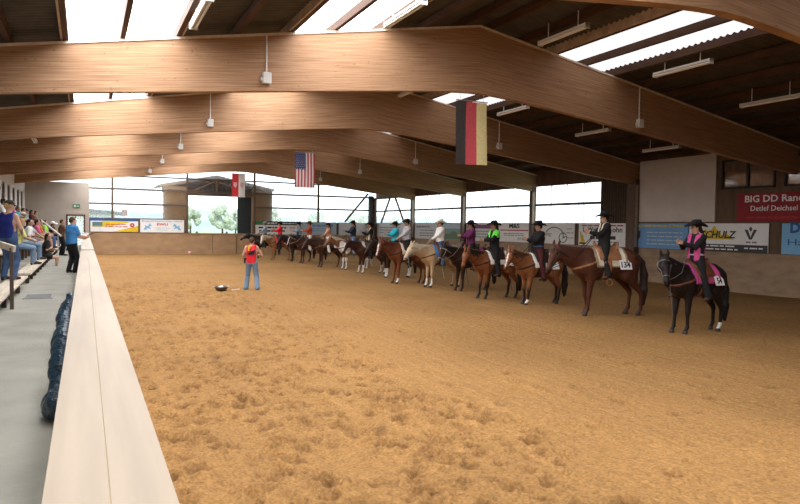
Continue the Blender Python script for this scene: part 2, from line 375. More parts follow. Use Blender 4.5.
for x in (-.33,1.77,4.2,6.45,11.57,13.6):
    sgn = 1 if any(abs(x-s_[0])<.01 for s_ in sky_spans) else -1
    MB().box(min(x-sgn*.0,x-sgn*.09),max(x,x-sgn*.09),YN,YB,zroof(x)-.22,zroof(x)+(.04 if sgn > 0 else -.035)).build('skylight_kerb', mat('raw_batten', (0.46,0.34,0.24), .7, .2, 4), ceil_o)
# ------------------------------------------------------------------ glulam beams
beam_words = {0:'glulam roof beam crossing above the camera, outside the picture', 1:'glulam roof beam cutting through the top right corner of the picture', 2:'full glulam arch beam nearest in view, crossing under the ridge', 3:'second full glulam arch beam, behind the striped black red gold flag', 4:'third full glulam arch beam, just behind the stars and stripes flag', 5:'fourth full glulam arch beam, half hidden by the one before it', 6:'farthest glulam arch beam, the last before the end wall'}
bx = np.unique(np.concatenate([np.linspace(XL,XR,53), np.linspace(XA-1.6,XA+1.6,17)]))
m_batten = mat('pale_batten', (0.62,0.52,0.42), .7)
m_cable = mat('white_conduit', (0.7,0.69,0.66), .6)
for k in range(7):
    y = YB-S*(7-k)
    if k == 0: continue
    n_ = len(bx); top = [(x, y, ztop(x)) for x in bx]; bot = [(x, y, zbot(x)) for x in bx]
    V = [(x, yy, z) for yy in (y-.1, y+.1) for row in (top, bot) for (x, _, z) in row]; F = []
    for i in range(n_-1):
        F += [(n_+i, n_+i+1, i+1, i), (2*n_+i, 2*n_+i+1, 3*n_+i+1, 3*n_+i), (i, i+1, 2*n_+i+1, 2*n_+i), (n_+i+1, n_+i, 3*n_+i, 3*n_+i+1)]
    F += [(0, 2*n_, 3*n_, n_), (n_-1, 2*n_-1, 4*n_-1, 3*n_-1)]
    bo = tag(link('roof_beam', mesh('roof_beam', V, F, m_glulam)), beam_words[k], 'roof beam', 'glulam beams of the hall roof')
    bt = MB()
    for x0, x1 in ((XL,XA),(XA,XR)): bt.bar((x0,y-.115,ztop(x0)-.03),(x1,y-.115,ztop(x1)-.03),.03,.05)
    bt.build('top_batten', m_batten, bo)
# white junction boxes with a conduit, two on every beam
ordi = {2:'nearest',3:'second',4:'third',5:'fourth',6:'farthest'}
for k in range(2,7):
    y = YB-S*(7-k)-.1
    for x, side in ((3.6,'left slope'),(14.55,'right slope')):
        o = empty('junction_box', (x,y,5.3 if k>2 or side!='right slope' else 5.2)); z0 = o.location.z
        tag(o, 'white box with conduit on the %s of the %s full arch beam' % (side, ordi[k]), 'junction box', 'white boxes on the roof beams')
        MB().box(-.09,.09,-.14,0,0,.24).build('housing', m_white, o, bevel=.012)
        MB().box(-.13,-.09,-.1,-.02,.06,.13).build('socket', m_white, o)
        MB().tube([(0,-.03,.24),(0,-.03,ztop(x)-z0-.05)], .018, 8).build('conduit', m_cable, o)
# fluorescent batten lamps under the purlins
lamps = [(1.82,11.95,'left of the ridge above the near left skylight','nearest the left edge'),(5.94,12.4,'',''),(10.43,12.9,'',''),(13.67,12.2,'',''),(16.8,12.0,'',''),(13.57,19.4,'',''),(16.8,18.95,'',''),(10.25,21.1,'',''),(19.56,18.3,'',''),(-1.69,27.9,'','')]
lw = ['white strip lamp at the top left between two skylights','white strip lamp at the top edge, just left of the ridge','white strip lamp right of the ridge, left of the large right skylight','white strip lamp hanging just right of the large right skylight','white strip lamp at the right edge of the picture','white strip lamp right of the black red gold flag','white strip lamp behind the near beam, over the right slope','white strip lamp peeping out under the near beam at its apex','white strip lamp lowest on the dark right slope','white strip lamp above the spectators, seen end on']
for (x,y,*_), lab in zip(lamps, lw):
    z = ztop(x)-.27
    o = empty('strip_lamp', (x,y,z)); tag(o, lab, 'lamp', 'fluorescent strip lamps under the roof')
    MB().box(-.07,.07,-.88,.88,.03,.09).build('housing', m_white, o, bevel=.01)
    MB().tube([(-.04,-.84,.0),(-.04,.84,.0)], .02, 8).tube([(.04,-.84,.0),(.04,.84,.0)], .02, 8).build('tube', mat('lamp_tube', (0.85,0.85,0.82), .3, .02), o)
    for yy in (-.88,.84): MB().box(-.075,.075,yy,yy+.04,-.03,.09).build('end_cap', m_white, o)
    for yy in (-.55,.55): MB().tube([(0,yy,.09),(0,yy,zroof(x)-z-.05)], .012, 6).build('hanger', m_cable, o)
# ------------------------------------------------------------------ right wall
wr = struct(MB().box(XR,XR+.2,YN,YB,-.3,1.46).build('wall_right', m_plank))
struct(MB().box(XR,XR+.2,YN,YB,1.46,2.56).build('wall_right_boards', m_brown))
up_ = MB().box(XR,XR+.2,YN,YB,4.5,5.5)
up_.box(XR,XR+.2,YN,14.3,2.56,4.5)
up_.box(XR,XR+.2,14.3,17.6,2.56,3.82).box(XR,XR+.2,14.96,15.3,3.82,4.5).box(XR,XR+.2,17.46,21.75,3.82,4.5).box(XR,XR+.2,17.6,21.75,2.56,3.82)
struct(up_.build('wall_right_upper', m_brown))
m_ribs = mat('ribbed_brown_cladding', (0.085,0.058,0.04), .7, .15, 6)
rb = MB().box(XR,XR+.2,21.7,24.0,2.56,4.5)
for i in range(14): rb.box(XR-.05,XR,21.95+i*.145,22.03+i*.145,2.56,4.9)
struct(rb.build('wall_right_cladding', m_ribs))
wp = MB().box(XR-.06,XR,17.7,21.55,2.6,5.22)
for i in range(9): wp.box(XR-.068,XR-.06,17.7,21.55,2.78+.28*i,2.79+.28*i)
struct(wp.build('wall_right_panel', mat('cream_panel', (0.60,0.55,0.50), .7, .05, 2)))
m_frame = mat('dark_window_frame', (0.02,0.018,0.017), .5)
m_roomglass = mat('dim_window_glass', (0.15,0.09,0.055), .06, .3, 2.2, spec=.8)
def small_window(n, y0, y1, z0, z1):
    o = struct(MB().box(XR-.05,XR+.06,y0,y1,z0,z0+.07).box(XR-.05,XR+.06,y0,y1,z1-.07,z1).box(XR-.05,XR+.06,y0,y0+.07,z0,z1).box(XR-.05,XR+.06,y1-.07,y1,z0,z1).build('window_%d' % n, m_frame))
    MB().box(XR-.04,XR+.04,(y0+y1)/2-.05,(y0+y1)/2+.05,z0,z1).build('mullion', m_frame, o)
    MB().box(XR+.02,XR+.03,y0,y1,z0,z1).build('pane', m_roomglass, o)
small_window(4, 15.3, 17.46, 3.82, 4.92); small_window(5, 12.8, 14.96, 3.82, 4.92)
m_rail = mat('dark_glazing_bar', (0.10,0.075,0.07), .6)
bays = [(24.0,29.0),(29.0,36.2),(36.2,43.4),(43.4,50.6)]
for i, (y0, y1) in enumerate(bays):
    o = struct(MB().box(XR+.02,XR+.09,y0,y1,3.45,3.57).build('window_%d' % (6+i), m_rail))
    MB().box(XR+.05,XR+.065,y0,y1,2.56,4.5).build('pane', m_glass, o)
    for q in (1,2,3):
        yy = y0+(y1-y0)*q/4; MB().box(XR+.066,XR+.10,yy-.012,yy+.012,2.56,4.5).build('glazing_bar', mat('pale_bar', (0.55,0.58,0.6), .5), o)
pw = ['the last before the hall corner','third from the hall corner','fourth from hall corner, beside the ribbed cladding']
def post(y, lab, w_=.12):
    o = empty('wall_post', (XR-.16,y,0)); tag(o, lab, 'wall post', 'posts along the long glazed wall')
    MB().box(-.14,.14,-w_,w_,0,zbot(XR)+.25).build('column', m_post, o, bevel=.01)
    MB().box(-.12,.02,-w_-.012,-w_,1.5,zbot(XR)).build('pale_edge', mat('pale_post_edge', (0.42,0.34,0.28), .7), o)  # paler strip down one side of the post
post(43.4, 'brown wall post on the glazed long wall, first from the hall corner')
post(36.2, 'brown wall post behind the rider in the purple shirt')
post(29.0, 'brown wall post behind the rider in maroon chaps')
post(21.8, 'wide brown wall post left of the cream wall panel', .26)
# V bracing in the last bay, diagonal on the end wall
for a, b, lab in (((XR-.06,49.3,2.56),(XR-.06,47.7,4.45),'left leg of the slanted brace pair in the corner bay'),((XR-.06,45.0,2.56),(XR-.06,46.6,4.45),'right leg of the slanted brace pair in the corner bay')):
    tag(MB().bar(a,b,.11).build('wind_brace', m_post), lab, 'brace')
tag(MB().bar((XR-.75,YB-.12,4.95),(19.1,YB-.12,2.6),.13).build('wind_brace', m_post), 'slanted brace on the end wall, left of the corner post', 'brace')
cp = empty('corner_post', (XR-.1,YB-.25,0)); tag(cp, 'thick dark corner post between end wall and glazed long wall', 'corner post')
MB().box(-.62,-.22,-.1,.15,0,4.75).build('column', mat('dark_post', (0.045,0.034,0.03), .6), cp); MB().box(-.20,-.02,-.25,.15,0,4.6).build('side_column', m_post, cp)
# ------------------------------------------------------------------ end wall
m_plank2 = mat('lit_pale_ply', (0.40,0.255,0.14), .75, .15, 1.4, (1,1,2))  # kickboard ply lightened: the end wall's stronger light is put into the colour
kb = MB().box(.2,6.8,YB,YB+.2,-.3,1.55).box(11.6,XR,YB,YB+.2,-.3,1.55)
for x in (2.9,5.0,13.5,16.2,19.0): kb.box(x-.01,x+.01,YB-.012,YB,.0,1.5)
struct(kb.build('wall_back', m_plank2))
struct(MB().box(.2,6.8,YB,YB+.2,1.55,2.5).box(11.6,XR,YB,YB+.2,1.55,2.5).build('wall_back_boards', m_brown))
gate = struct(MB().box(6.8,11.6,YB,YB+.08,-.1,1.5).build('door_1', m_plank2))
MB().box(10.35,10.40,YB-.03,YB,0,1.5).box(8.6,8.63,YB-.015,YB,0,1.5).build('gate_seam', mat('gate_seam_grey', (0.13,0.10,0.075), .8), gate)
MB().box(6.8,11.6,YB-.04,YB+.1,1.48,1.56).build('gate_rail', m_plank, gate)
xp = [.26,1.74,6.78,11.8,16.84,21.6]
for i, (x0, x1) in enumerate(zip(xp, xp[1:])):
    mid = i == 2; zb = 4.4 if mid else 2.5; r_ = MB().box(x0,x1,YB+.0,YB+.09,4.56,4.68)
    if not mid: r_.box(x0,x1,YB,YB+.09,3.51,3.63)
    r_.box(x0,x1,YB,YB+.09,5.5,5.6)
    if x0 < XA: r_.box(x0,x1,YB,YB+.09,zb,zb+.08)
    o = struct(r_.build('window_%d' % (10+i), m_rail))
    xm = [x0, XA, x1] if x0 < XA < x1 else [x0, x1]
    MB().prism([(x0,zb),(x1,zb)]+[(x,zroof(x)) for x in xm[::-1]], lambda u,v,w_: (u,YB+.05+w_,v), .012).build('pane', m_glass, o)
for x, lab in ((1.74,'slim post on the end wall left of the gate porch'),(6.78,'slim post at the left side of the gate opening'),(11.72,'slim post at the right side of the gate opening'),(16.84,'slim post on the end wall left of the slanted brace')):
    o = tag(MB().box(x-.07,x+.07,YB-.12,YB-.005,2.5 if x != 11.72 and x != 6.78 else 1.56,zroof(x)-.05).build('end_wall_post', m_post), lab, 'wall post')
# spectators' end wall with a doorway and the exit sign
pe = MB().box(XL,-1.12,YB-.1,YB+.15,ZW,4.95).box(-.02,.27,YB-.1,YB+.15,ZW,4.95).box(-1.12,-.02,YB-.1,YB+.15,2.72,4.95)
struct(pe.build('wall_back_spectators', m_plaster))
dr = struct(MB().box(-1.16,-1.06,YB-.14,YB+.15,ZW,2.74).box(-.08,.02,YB-.14,YB+.15,ZW,2.74).box(-1.16,.02,YB-.14,YB+.15,2.66,2.76).box(-.62,-.56,YB-.05,YB,ZW,2.7).build('door_2', mat('maroon_door_frame', (0.10,0.03,0.035), .6)))
MB().box(-1.06,-.08,YB,YB+.01,ZW,2.66).build('pane', m_glass, dr)
ex = empty('exit_sign', (-.52,YB-.12,3.2)); tag(ex, 'small green escape sign on the beige end wall above the doorway', 'sign')
box('panel', mat('exit_green', (0.02,0.20,0.09), .5), (-.22,.22,-.03,0,0,.26), ex)
mb = MB(); mb.box(-.16,-.04,-.035,-.03,.05,.21).bar((.0,-.034,.13),(.16,-.034,.13),.01,.05); mb.build('arrow_and_door', m_white, ex)
# left wall with tall windows
m_dimgrey = mat('grey_room_glass', (0.10,0.11,0.12), .08, .25, 1.2, spec=.7)
lwm = mat('white_plaster', (0.66,0.64,0.62), .9, .04, 2)
lw_ = MB().box(XL-.2,XL,YN,YB,-.3,1.9).box(XL-.2,XL,YN,YB,4.15,5.6)
k_ = 0; y = 5.0; spans = []
while y < 49: spans.append((y, y+1.5)); y += 2.65
prev = YN
for a, b in spans: lw_.box(XL-.2,XL,prev,a,1.9,4.15); prev = b
lw_.box(XL-.2,XL,prev,YB,1.9,4.15); struct(lw_.build('wall_left', lwm))
for i, (a, b) in enumerate(spans):
    o = struct(MB().box(XL-.1,XL-.04,a,b,1.9,1.97).box(XL-.1,XL-.04,a,b,4.08,4.15).box(XL-.1,XL-.04,a,a+.07,1.9,4.15).box(XL-.1,XL-.04,b-.07,b,1.9,4.15).build('window_%d' % (20+i), mat('grey_window_frame', (0.16,0.16,0.17), .5)))
    MB().box(XL-.08,XL-.07,a,b,1.9,4.15).build('pane', m_dimgrey, o)
# near end wall behind the camera
struct(MB().prism([(XL,-.3),(XR,-.3),(XR,zroof(XR)),(XA,zroof(XA)),(XL,zroof(XL))], lambda u,v,w_: (u,YN-w_,v), .2).build('wall_front', m_brown))
# ------------------------------------------------------------------ outside: gate porch, barn, trees
m_porch = mat('porch_boards', (0.30,0.185,0.09), .8, .2, 4, (3,3,.3), bump=.004)
struct(MB().box(5.0,13.4,YB+.2,YB+9,-.5,-.05).build('path_outside', m_conc))
po = empty('gate_porch', (0,YB+.3,0)); tag(po, 'brown timber porch with gable roof and wide opening behind the end wall gate', 'porch')
MB().box(5.15,6.9,.0,.15,-.3,4.98).build('front_wall', m_porch, po); MB().box(11.6,13.2,.0,.15,-.3,4.95).build('front_wall', m_porch, po)
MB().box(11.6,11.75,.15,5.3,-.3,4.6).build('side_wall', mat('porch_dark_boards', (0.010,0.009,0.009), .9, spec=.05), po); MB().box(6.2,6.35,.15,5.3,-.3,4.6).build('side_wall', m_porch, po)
ga = MB().bar((5.0,.05,4.98),(8.95,.05,5.78),.14,.18).bar((8.95,.05,5.78),(13.3,.05,4.93),.14,.18).bar((5.15,.05,4.45),(13.2,.05,4.45),.16,.22).bar((8.95,.05,4.45),(8.95,.05,5.7),.12).bar((8.9,.05,5.5),(6.9,.05,4.5),.1).bar((9.0,.05,5.5),(11.4,.05,4.5),.1)
ga.build('truss', m_porch, po)
MB().prism([(4.9,4.99),(8.95,5.83),(13.4,4.93),(13.4,5.03),(8.95,5.93),(4.9,5.09)], lambda u,v,w_: (u,w_,v), 5.4).build('roof', mat('porch_roof', (0.06,0.045,0.04), .8), po)
MB().prism([(5.1,4.5),(13.2,4.5),(13.2,4.9),(8.95,5.76),(5.1,4.95)], lambda u,v,w_: (u,.3+w_,v), .08).build('gable_boards', mat('gable_dark', (0.045,0.032,0.025), .85), po)
ba = empty('farm_building', (-1,78,0)); tag(ba, 'farm building with grey roof outside beyond the end wall, at its left end', 'building')
MB().box(-7,4.0,0,9,-.4,3.3).build('wall', m_white, ba)
MB().prism([(-7.5,4.6),(5.1,3.35),(5.1,3.15),(-7.5,3.0)], lambda u,v,w_: (u,w_-.4,v), 9.8).build('roof', mat('slate_roof', (0.05,0.05,0.053), .8, .2, 3), ba)
MB().box(4.6,5.15,-.42,-.35,3.0,3.7).build('fascia', mat('red_fascia', (0.25,0.06,0.04), .7), ba)
m_leaf = mat('haze_tinted_foliage', (0.50,0.56,0.46), .9, .35, 3)  # distance haze is painted into the foliage as a pale colour
m_bark = mat('bark', (0.08,0.06,0.045), .9)
def tree(x, y, h, lab):
    o = empty('tree', (x,y,-.35)); tag(o, lab, 'tree', 'trees outside beyond the glazing')
    rr = np.random.default_rng(int(x*7+y)); pr = []
    for i in range(26):
        a = rr.uniform(0,6.28); e = rr.uniform(0,1); R_ = h*.34*math.sqrt(max(.05, 1-(2*e-.8)**2*.5))*rr.uniform(.4,1)
        pr.append(ell((R_*math.cos(a), R_*math.sin(a), h*(.3+.62*e)), [h*rr.uniform(.08,.13)]*3, .1))
    V, F = Field(pr, h*.022, .2).nets(); nrm = V-V.mean(0); V = V+nrm/np.linalg.norm(nrm,axis=1)[:,None]*rr.normal(0,.016*h,len(V))[:,None]
    link('crown', mesh('crown', V, F, m_leaf, False), o)
    MB().tube([(0,0,0),(.05*h*.1,0,h*.4)], [h*.035,h*.02], 8).build('trunk', m_bark, o)
rt_ = random.Random(5)
tx = [17,21.5,26,31,36,41,46,51,56,61,66]
twd = ['seen through the left part of the gate opening','seen through the middle of the gate opening','seen through the right part of the gate opening','behind the right side of the gate porch','just right of the gate porch','behind the green topped banner','behind the pale blue banner','left of the slanted brace','behind the slanted brace','left beside the corner post','right beside the corner post']
for i_, (x, l_) in enumerate(zip(tx, twd)): tree(x, 140+(i_%2)*14+rt_.uniform(-2,2), 6.0+rt_.uniform(-.8,.8), 'distant pale hazy tree outside, '+l_)
rr_ = random.Random(9); hx = [-40+4*i for i in range(45)]; hz_ = [5.6+1.1*math.sin(x*.06)+.7*math.sin(x*.19+1)+rr_.uniform(-.35,.35) for x in hx]
hm_ = MB(); n_h = len(hx)
hm_.add([(x,232,-.6) for x in hx]+[(x,240,z) for x, z in zip(hx, hz_)]+[(x,262,z*.8) for x, z in zip(hx, hz_)]+[(x,275,-.6) for x in hx], [(r*n_h+i, r*n_h+i+1, (r+1)*n_h+i+1, (r+1)*n_h+i) for r in range(3) for i in range(n_h-1)])
struct(hm_.build('hills_outside', mat('haze_tinted_hills', (0.40,0.50,0.54), .95, .2, .25)))  # bluish haze of the distance is put into the ridge's colour
# ================================================================== PEOPLE
def nrm(v): v = np.asarray(v, float); return v/np.linalg.norm(v)
def ik(a, b, l1, l2, pole):
    a = A(*a); b = A(*b); d = b-a; L = np.linalg.norm(d)
    if L > (l1+l2)*.995: b = a+d/L*(l1+l2)*.995; d = b-a; L = np.linalg.norm(d)
    x = (l1*l1-l2*l2+L*L)/(2*L); h = math.sqrt(max(l1*l1-x*x, 1e-6)); u = d/L; p = A(*pole); p = nrm(p-u*(p@u)); return a+u*x+p*h, b
def joints(pel, lean=(0,0,1), hands=None, feet=None, knee_pole=(1,0,0), elbow_pole=(-.3,0,-1), head_yaw=0.0, head_drop=0.0, toe=(1,0,0), hipw=.09):
    """skeleton facing +X; left is +Y. hands / feet: {'l': point, 'r': point} for wrist and ankle"""
    J = {}; pel = A(*pel); s = nrm(lean); J['pel'] = pel; J['s'] = s; J['waist'] = pel+s*.17; J['chest'] = pel+s*.33
    J['shc'] = pel+s*.46; J['neck'] = pel+s*.51; fx = A(math.cos(head_yaw), math.sin(head_yaw), 0); J['fx'] = nrm(fx-A(0,0,head_drop)); J['fy'] = A(-math.sin(head_yaw), math.cos(head_yaw), 0)
    J['fz'] = np.cross(J['fx'], J['fy']); J['head'] = J['neck']+A(0,0,.165)+fx*.025
    for q, sg in (('l',1),('r',-1)):
        J['sh'+q] = J['shc']+A(0,sg*.17,0); J['hip'+q] = pel+A(0,sg*hipw,-.03)
        pole = A(elbow_pole[0], elbow_pole[1]*sg, elbow_pole[2]); J['el'+q], J['wr'+q] = ik(J['sh'+q], hands[q], .28, .25, pole)
        kp = A(knee_pole[0], knee_pole[1]*sg, knee_pole[2]); J['kn'+q], J['an'+q] = ik(J['hip'+q], feet[q], .43, .42, kp)
        t = A(toe[0], toe[1]*sg, toe[2]); J['to'+q] = J['an'+q]+nrm(t)*.16+A(0,0,-.045)
    return J
def hand(J, q, curl=.5, inward=None):
    """palm, four unequal bent fingers and a thumb leaving the side of the palm"""
    sg = 1 if q == 'l' else -1; w = J['wr'+q]; d = nrm(w-J['el'+q]); side = nrm(np.cross(d, A(0,sg,0.2))) if inward is None else nrm(inward)
    n = nrm(np.cross(d, side)); P = [cone(w, .026, w+d*.085, .03, .02), cone(w+d*.03+side*.018, .018, w+d*.08+side*.024, .016, .02)]
    for i, (o, L) in enumerate(((.029,.070),(.010,.080),(-.010,.075),(-.028,.058))):
        b = w+d*.085+side*o; k1 = b+d*L*.55+n*sg*curl*.012; k2 = k1+nrm(d+n*sg*curl)*L*.5
        P += [cone(b, .0115, k1, .0105, .006), cone(k1, .0105, k2, .009, .006)]
    tb = w+d*.025+side*.025; tm = tb+nrm(side+d*.8)*.04; P += [cone(tb, .014, tm, .0125, .01), cone(tm, .0125, tm+nrm(d+side*.2)*.03, .010, .01)]
    return P
def torso(J, e=0.0, top=True):
    P = []; s = J['s']; k = .05
    for sg in (1,-1):
        y = A(0,sg,0); P += [cone(J['pel']+y*.075, .105+e, J['waist']+y*.055, .095+e, k), cone(J['waist']+y*.055, .095+e, J['chest']+y*.07, .108+e, k)]
        if top: P.append(cone(J['chest']+y*.07, .108+e, J['shc']+y*.075-s*.02, .085+e, k))
    if top: P.append(cone(J['shl']-A(0,.02,0), .058+e, J['shr']+A(0,.02,0), .058+e, k))
    return P
def arms(J, e=0.0, fore=True, upper=True, cut=1.0):
    P = []
    for q in 'lr':
        if upper: P.append(cone(J['sh'+q], .052+e, J['sh'+q]+(J['el'+q]-J['sh'+q])*cut, .041+e, .03))
        if fore: P.append(cone(J['el'+q], .041+e, J['wr'+q], .028+e, .02))
    return P
def legs(J, e=0.0, shank=1.0, flare=0.0):
    P = []
    for q in 'lr':
        h, k, a = J['hip'+q], J['kn'+q], J['an'+q]
        P += [cone(h, .088+e, k, .058+e, .04) if shank > 0 else cone(h, .092+e, h+(k-h)*.5, .082+e, .04)]
        if shank > 0:
            m = k+(a-k)*min(shank,.35); P += [cone(k, .057+e, m, .056+e, .03)]
            if shank > .35: P.append(cone(m, .056+e, k+(a-k)*shank, .036+e+flare, .03))
    return P
def head(J):
    c, fx, fy, fz = J['head'], J['fx'], J['fy'], J['fz']; R = [fx, fy, fz]
    P = [ell(c-fx*.01+fz*.025, (.098,.077,.095), .03, R), ell(c+fx*.025-fz*.055, (.062,.056,.07), .04, R), cone(J['neck']-A(0,0,.05), .056, c-fx*.015-fz*.06, .05, .03)]
    P += [cone(c+fx*.088+fz*.012, .010, c+fx*.108-fz*.022, .014, .012)]
    for sg in (1,-1): P += [ell(c+fy*sg*.078-fx*.012-fz*.005, (.018,.010,.030), .008, R)]
    return P
def skincols(J, skin):
    def f(V):
        C = np.tile(np.array(skin), (len(V),1)); c, fx, fy, fz = J['head'], J['fx'], J['fy'], J['fz']; d = V-c; x, y, z = d@fx, d@fy, d@fz
        for sg in (1,-1): C[(x > .05)&(np.hypot((y-sg*.032)/1.4, z-.012) < .0125)] = (.03,.022,.018)
        C[(x > .05)&(abs(y) < .024)&(abs(z+.065) < .009)] = (.33,.10,.085); return C
    return f
SKIN = (.46,.27,.185)
m_skin = mat('skin', SKIN, .55, .08, 9, attr='Col')
def body_mesh(J, curl=.5, h=.0135):
    P = torso(J)+arms(J)+legs(J)+head(J)+hand(J,'l',curl)+hand(J,'r',curl)
    for q in 'lr': P += [cone(J['an'+q], .042, J['an'+q]-A(0,0,.04), .04, .02), cone(J['an'+q]-A(0,0,.035), .036, J['to'+q], .028, .03)]
    return solid('body', P, h, m_skin, skincols(J, SKIN))
def shirt_mesh(J, sleeve='long', e=.018, h=.016):
    P = torso(J, e)
    if sleeve == 'long': P += arms(J, .016)
    elif sleeve == 'short': P += arms(J, .022, fore=False, cut=.75)
    if sleeve != 'none': P += [cone(J['neck']-A(0,0,.05), .068, J['neck']+A(0,0,.015), .06, .03)]
    F = Field(P, h)
    if sleeve == 'none':
        X, Y, Z = F.grid(); c = J['neck']
        D = np.maximum(F.D, -(np.sqrt((X-c[0]-.03)**2+(Y-c[1])**2+(Z-c[2]-.03)**2)-.115)); D = np.maximum(D, abs(Y-c[1])-.155); V, Q = F.nets(D)
    else: V, Q = F.nets()
    return mesh('shirt', V, Q, None, True)
def trousers_mesh(J, shank=1.0, flare=.02, h=.016, e=.017):
    P = legs(J, e, shank, flare)
    for sg in (1,-1): P.append(cone(J['pel']+A(0,sg*.07,-.02), .118, J['pel']+A(0,sg*.06,.0)+J['s']*.09, .112, .05))
    return solid('trousers', P, h, None)
def boot_mesh(J, q, shaft=.1, h=.012):
    a = J['an'+q]; t = J['to'+q]; s_ = a+nrm(J['kn'+q]-a)*shaft; f = nrm(t-a+A(0,0,.045))
    P = [cone(s_, .05, a, .045, .02), cone(a-A(0,0,.045)-f*.03, .038, a-A(0,0,.03)+f*.06, .042, .02), cone(a-A(0,0,.03)+f*.06, .042, t+f*.03, .03, .02), cone(a-A(0,0,.075)-f*.035, .022, a-A(0,0,.04)-f*.035, .03, .01)]
    return solid('boot', P, h, None)
def hair_mesh(J, style='short', h=.013):
    c, fx, fy, fz = J['head'], J['fx'], J['fy'], J['fz']; R = [fx, fy, fz]
    P = [ell(c-fx*.022+fz*.032, (.098,.086,.098), .02, R), cone(c-fx*.075-fz*.01, .045, c-fx*.06-fz*.06, .03, .03)]
    if style == 'long': P += [cone(c-fx*.07, .06, c-fx*.10-fz*.26, .05, .04)]
    if style == 'tail': P += [cone(c-fx*.09+fz*.0, .03, c-fx*.14-fz*.10, .032, .03), cone(c-fx*.14-fz*.10, .032, c-fx*.12-fz*.24, .014, .03)]
    F = Field(P, h); X, Y, Z = F.grid(); x = (X-c[0])*fx[0]+(Y-c[1])*fx[1]+(Z-c[2])*fx[2]; z = (X-c[0])*fz[0]+(Y-c[1])*fz[1]+(Z-c[2])*fz[2]
    V, Q = F.nets(np.maximum(F.D, np.minimum(x-.045, .085-z+.0*x)*.7*(1)+np.where(x > .045, np.maximum(.07-z, 0), -1)*0 if False else np.where((x > .035)&(z < .065), np.minimum(x-.035, .065-z), -1.0)))
    return mesh('hair', V, Q, None, True)
def _hatframe(J, V): return J['head']+np.outer(V[:,0], J['fx'])+np.outer(V[:,1], J['fy'])+np.outer(V[:,2], J['fz'])
def cowboy_hat_mesh(J):
    """pinched crown and a wide brim curled up at the sides"""
    n = 32; rings = []
    def ring(rx, ry, z, pinch=0, curl=0):
        out = []
        for k in range(n):
            a = 2*math.pi*k/n; x, y = rx*math.cos(a), ry*math.sin(a); out.append((x, y, z+curl*(abs(math.sin(a))**2)-.25*curl*abs(math.cos(a))-pinch*max(0, math.cos(a))))
        return out
    for r in ((.215,.19,.0,0,.065),(.19,.165,.002,0,.045),(.15,.125,.004,0,.018),(.112,.09,.01,0,0),(.11,.088,.03,0,0),(.103,.082,.075,.01,0),(.092,.068,.115,.022,0),(.075,.05,.128,.022,0),(.05,.025,.118,.02,0),(.02,.01,.108,.01,0)): rings.append(ring(*r))
    lower = [ring(.213,.188,-.010,0,.065), ring(.15,.125,-.008,0,.018), ring(.105,.083,.0,0,0)]
    V = [v for r in lower[::-1]+rings for v in r]; k = len(V)//n
    F = [(i*n+j, i*n+(j+1)%n, (i+1)*n+(j+1)%n, (i+1)*n+j) for i in range(k-1) for j in range(n)]+[tuple((k-1)*n+j for j in range(n))]
    return mesh('hat', _hatframe(J, np.array(V)*A(1.12,1.12,1.1)+A(-.008,0,.045)), F, None, True)
def cap_mesh(J):
    V = []; F = []; n = 20; rows = 6
    for i in range(rows):
        t = i/(rows-1)*math.pi/2*.98; V += [(.106*math.cos(t)*math.cos(2*math.pi*k/n)-.012, .09*math.cos(t)*math.sin(2*math.pi*k/n), .04+.10*math.sin(t)) for k in range(n)]
    F = [(i*n+k, i*n+(k+1)%n, (i+1)*n+(k+1)%n, (i+1)*n+k) for i in range(rows-1) for k in range(n)]
    b = len(V); m_ = 9
    for z in (.044,.034):
        for rr in (0,1): V += [(.085*math.cos(a)*.95+.0+rr*(.085*max(0,math.cos(a))), .082*math.sin(a)*(1-.12*rr), z-.02*rr-.018*abs(math.sin(a))*rr) for a in np.linspace(-1.2,1.2,m_)]
    for i in range(m_-1): F += [(b+i,b+i+1,b+m_+i+1,b+m_+i), (b+2*m_+i+1,b+2*m_+i,b+3*m_+i,b+3*m_+i+1), (b+m_+i,b+m_+i+1,b+3*m_+i+1,b+3*m_+i)]
    return mesh('cap', _hatframe(J, np.array(V)), F, None, True)
def vest_mesh(J, kind='vest', h=.016):
    F = Field(torso(J, .028)+(arms(J,.026,fore=False,cut=.35) if kind == 'yoke' else []), h); X, Y, Z = F.grid(); c = J['chest']; n = J['neck']
    D = F.D
    if kind == 'vest': D = np.maximum(D, -np.where(X > c[0], 1, -1)*0-((abs(Y)-.045)+np.where(X > c[0]-.02, 0, 9))*1.0*-1*-1 if False else np.where((X > c[0])&(abs(Y) < .05), .02, -1)); D = np.maximum(D, abs(Y)-.165)
    if kind == 'yoke': D = np.maximum(D, np.maximum((c[2]-.02)-Z, .065-abs(Y)+(Z-c[2]-.1)*.25))
    if kind == 'lapel': D = np.maximum(D, np.where((X > c[0]-.2)&(abs(abs(Y)-.075) < .032), -1, .02)); D = np.maximum(D, np.where(Z > c[2]-.12, -1, .02))
    D = np.maximum(D, np.sqrt((X-n[0])**2+(Y-n[1])**2+(Z-n[2])**2)*-1+.095)
    V, Q = F.nets(D); return mesh('vest', V, Q, None, True)
def cuff_band(J, h=.014):
    F = Field([cone(J['pel']+A(0,sg*.065,0)+J['s']*.075, .127, J['pel']+A(0,sg*.062,0)+J['s']*.115, .122, .04) for sg in (1,-1)], h); X, Y, Z = F.grid(); p = J['pel']+J['s']*.095
    V, Q = F.nets(np.maximum(F.D, abs((X-p[0])*J['s'][0]+(Z-p[2])*J['s'][2])-.025)); return mesh('belt', V, Q, None, True)
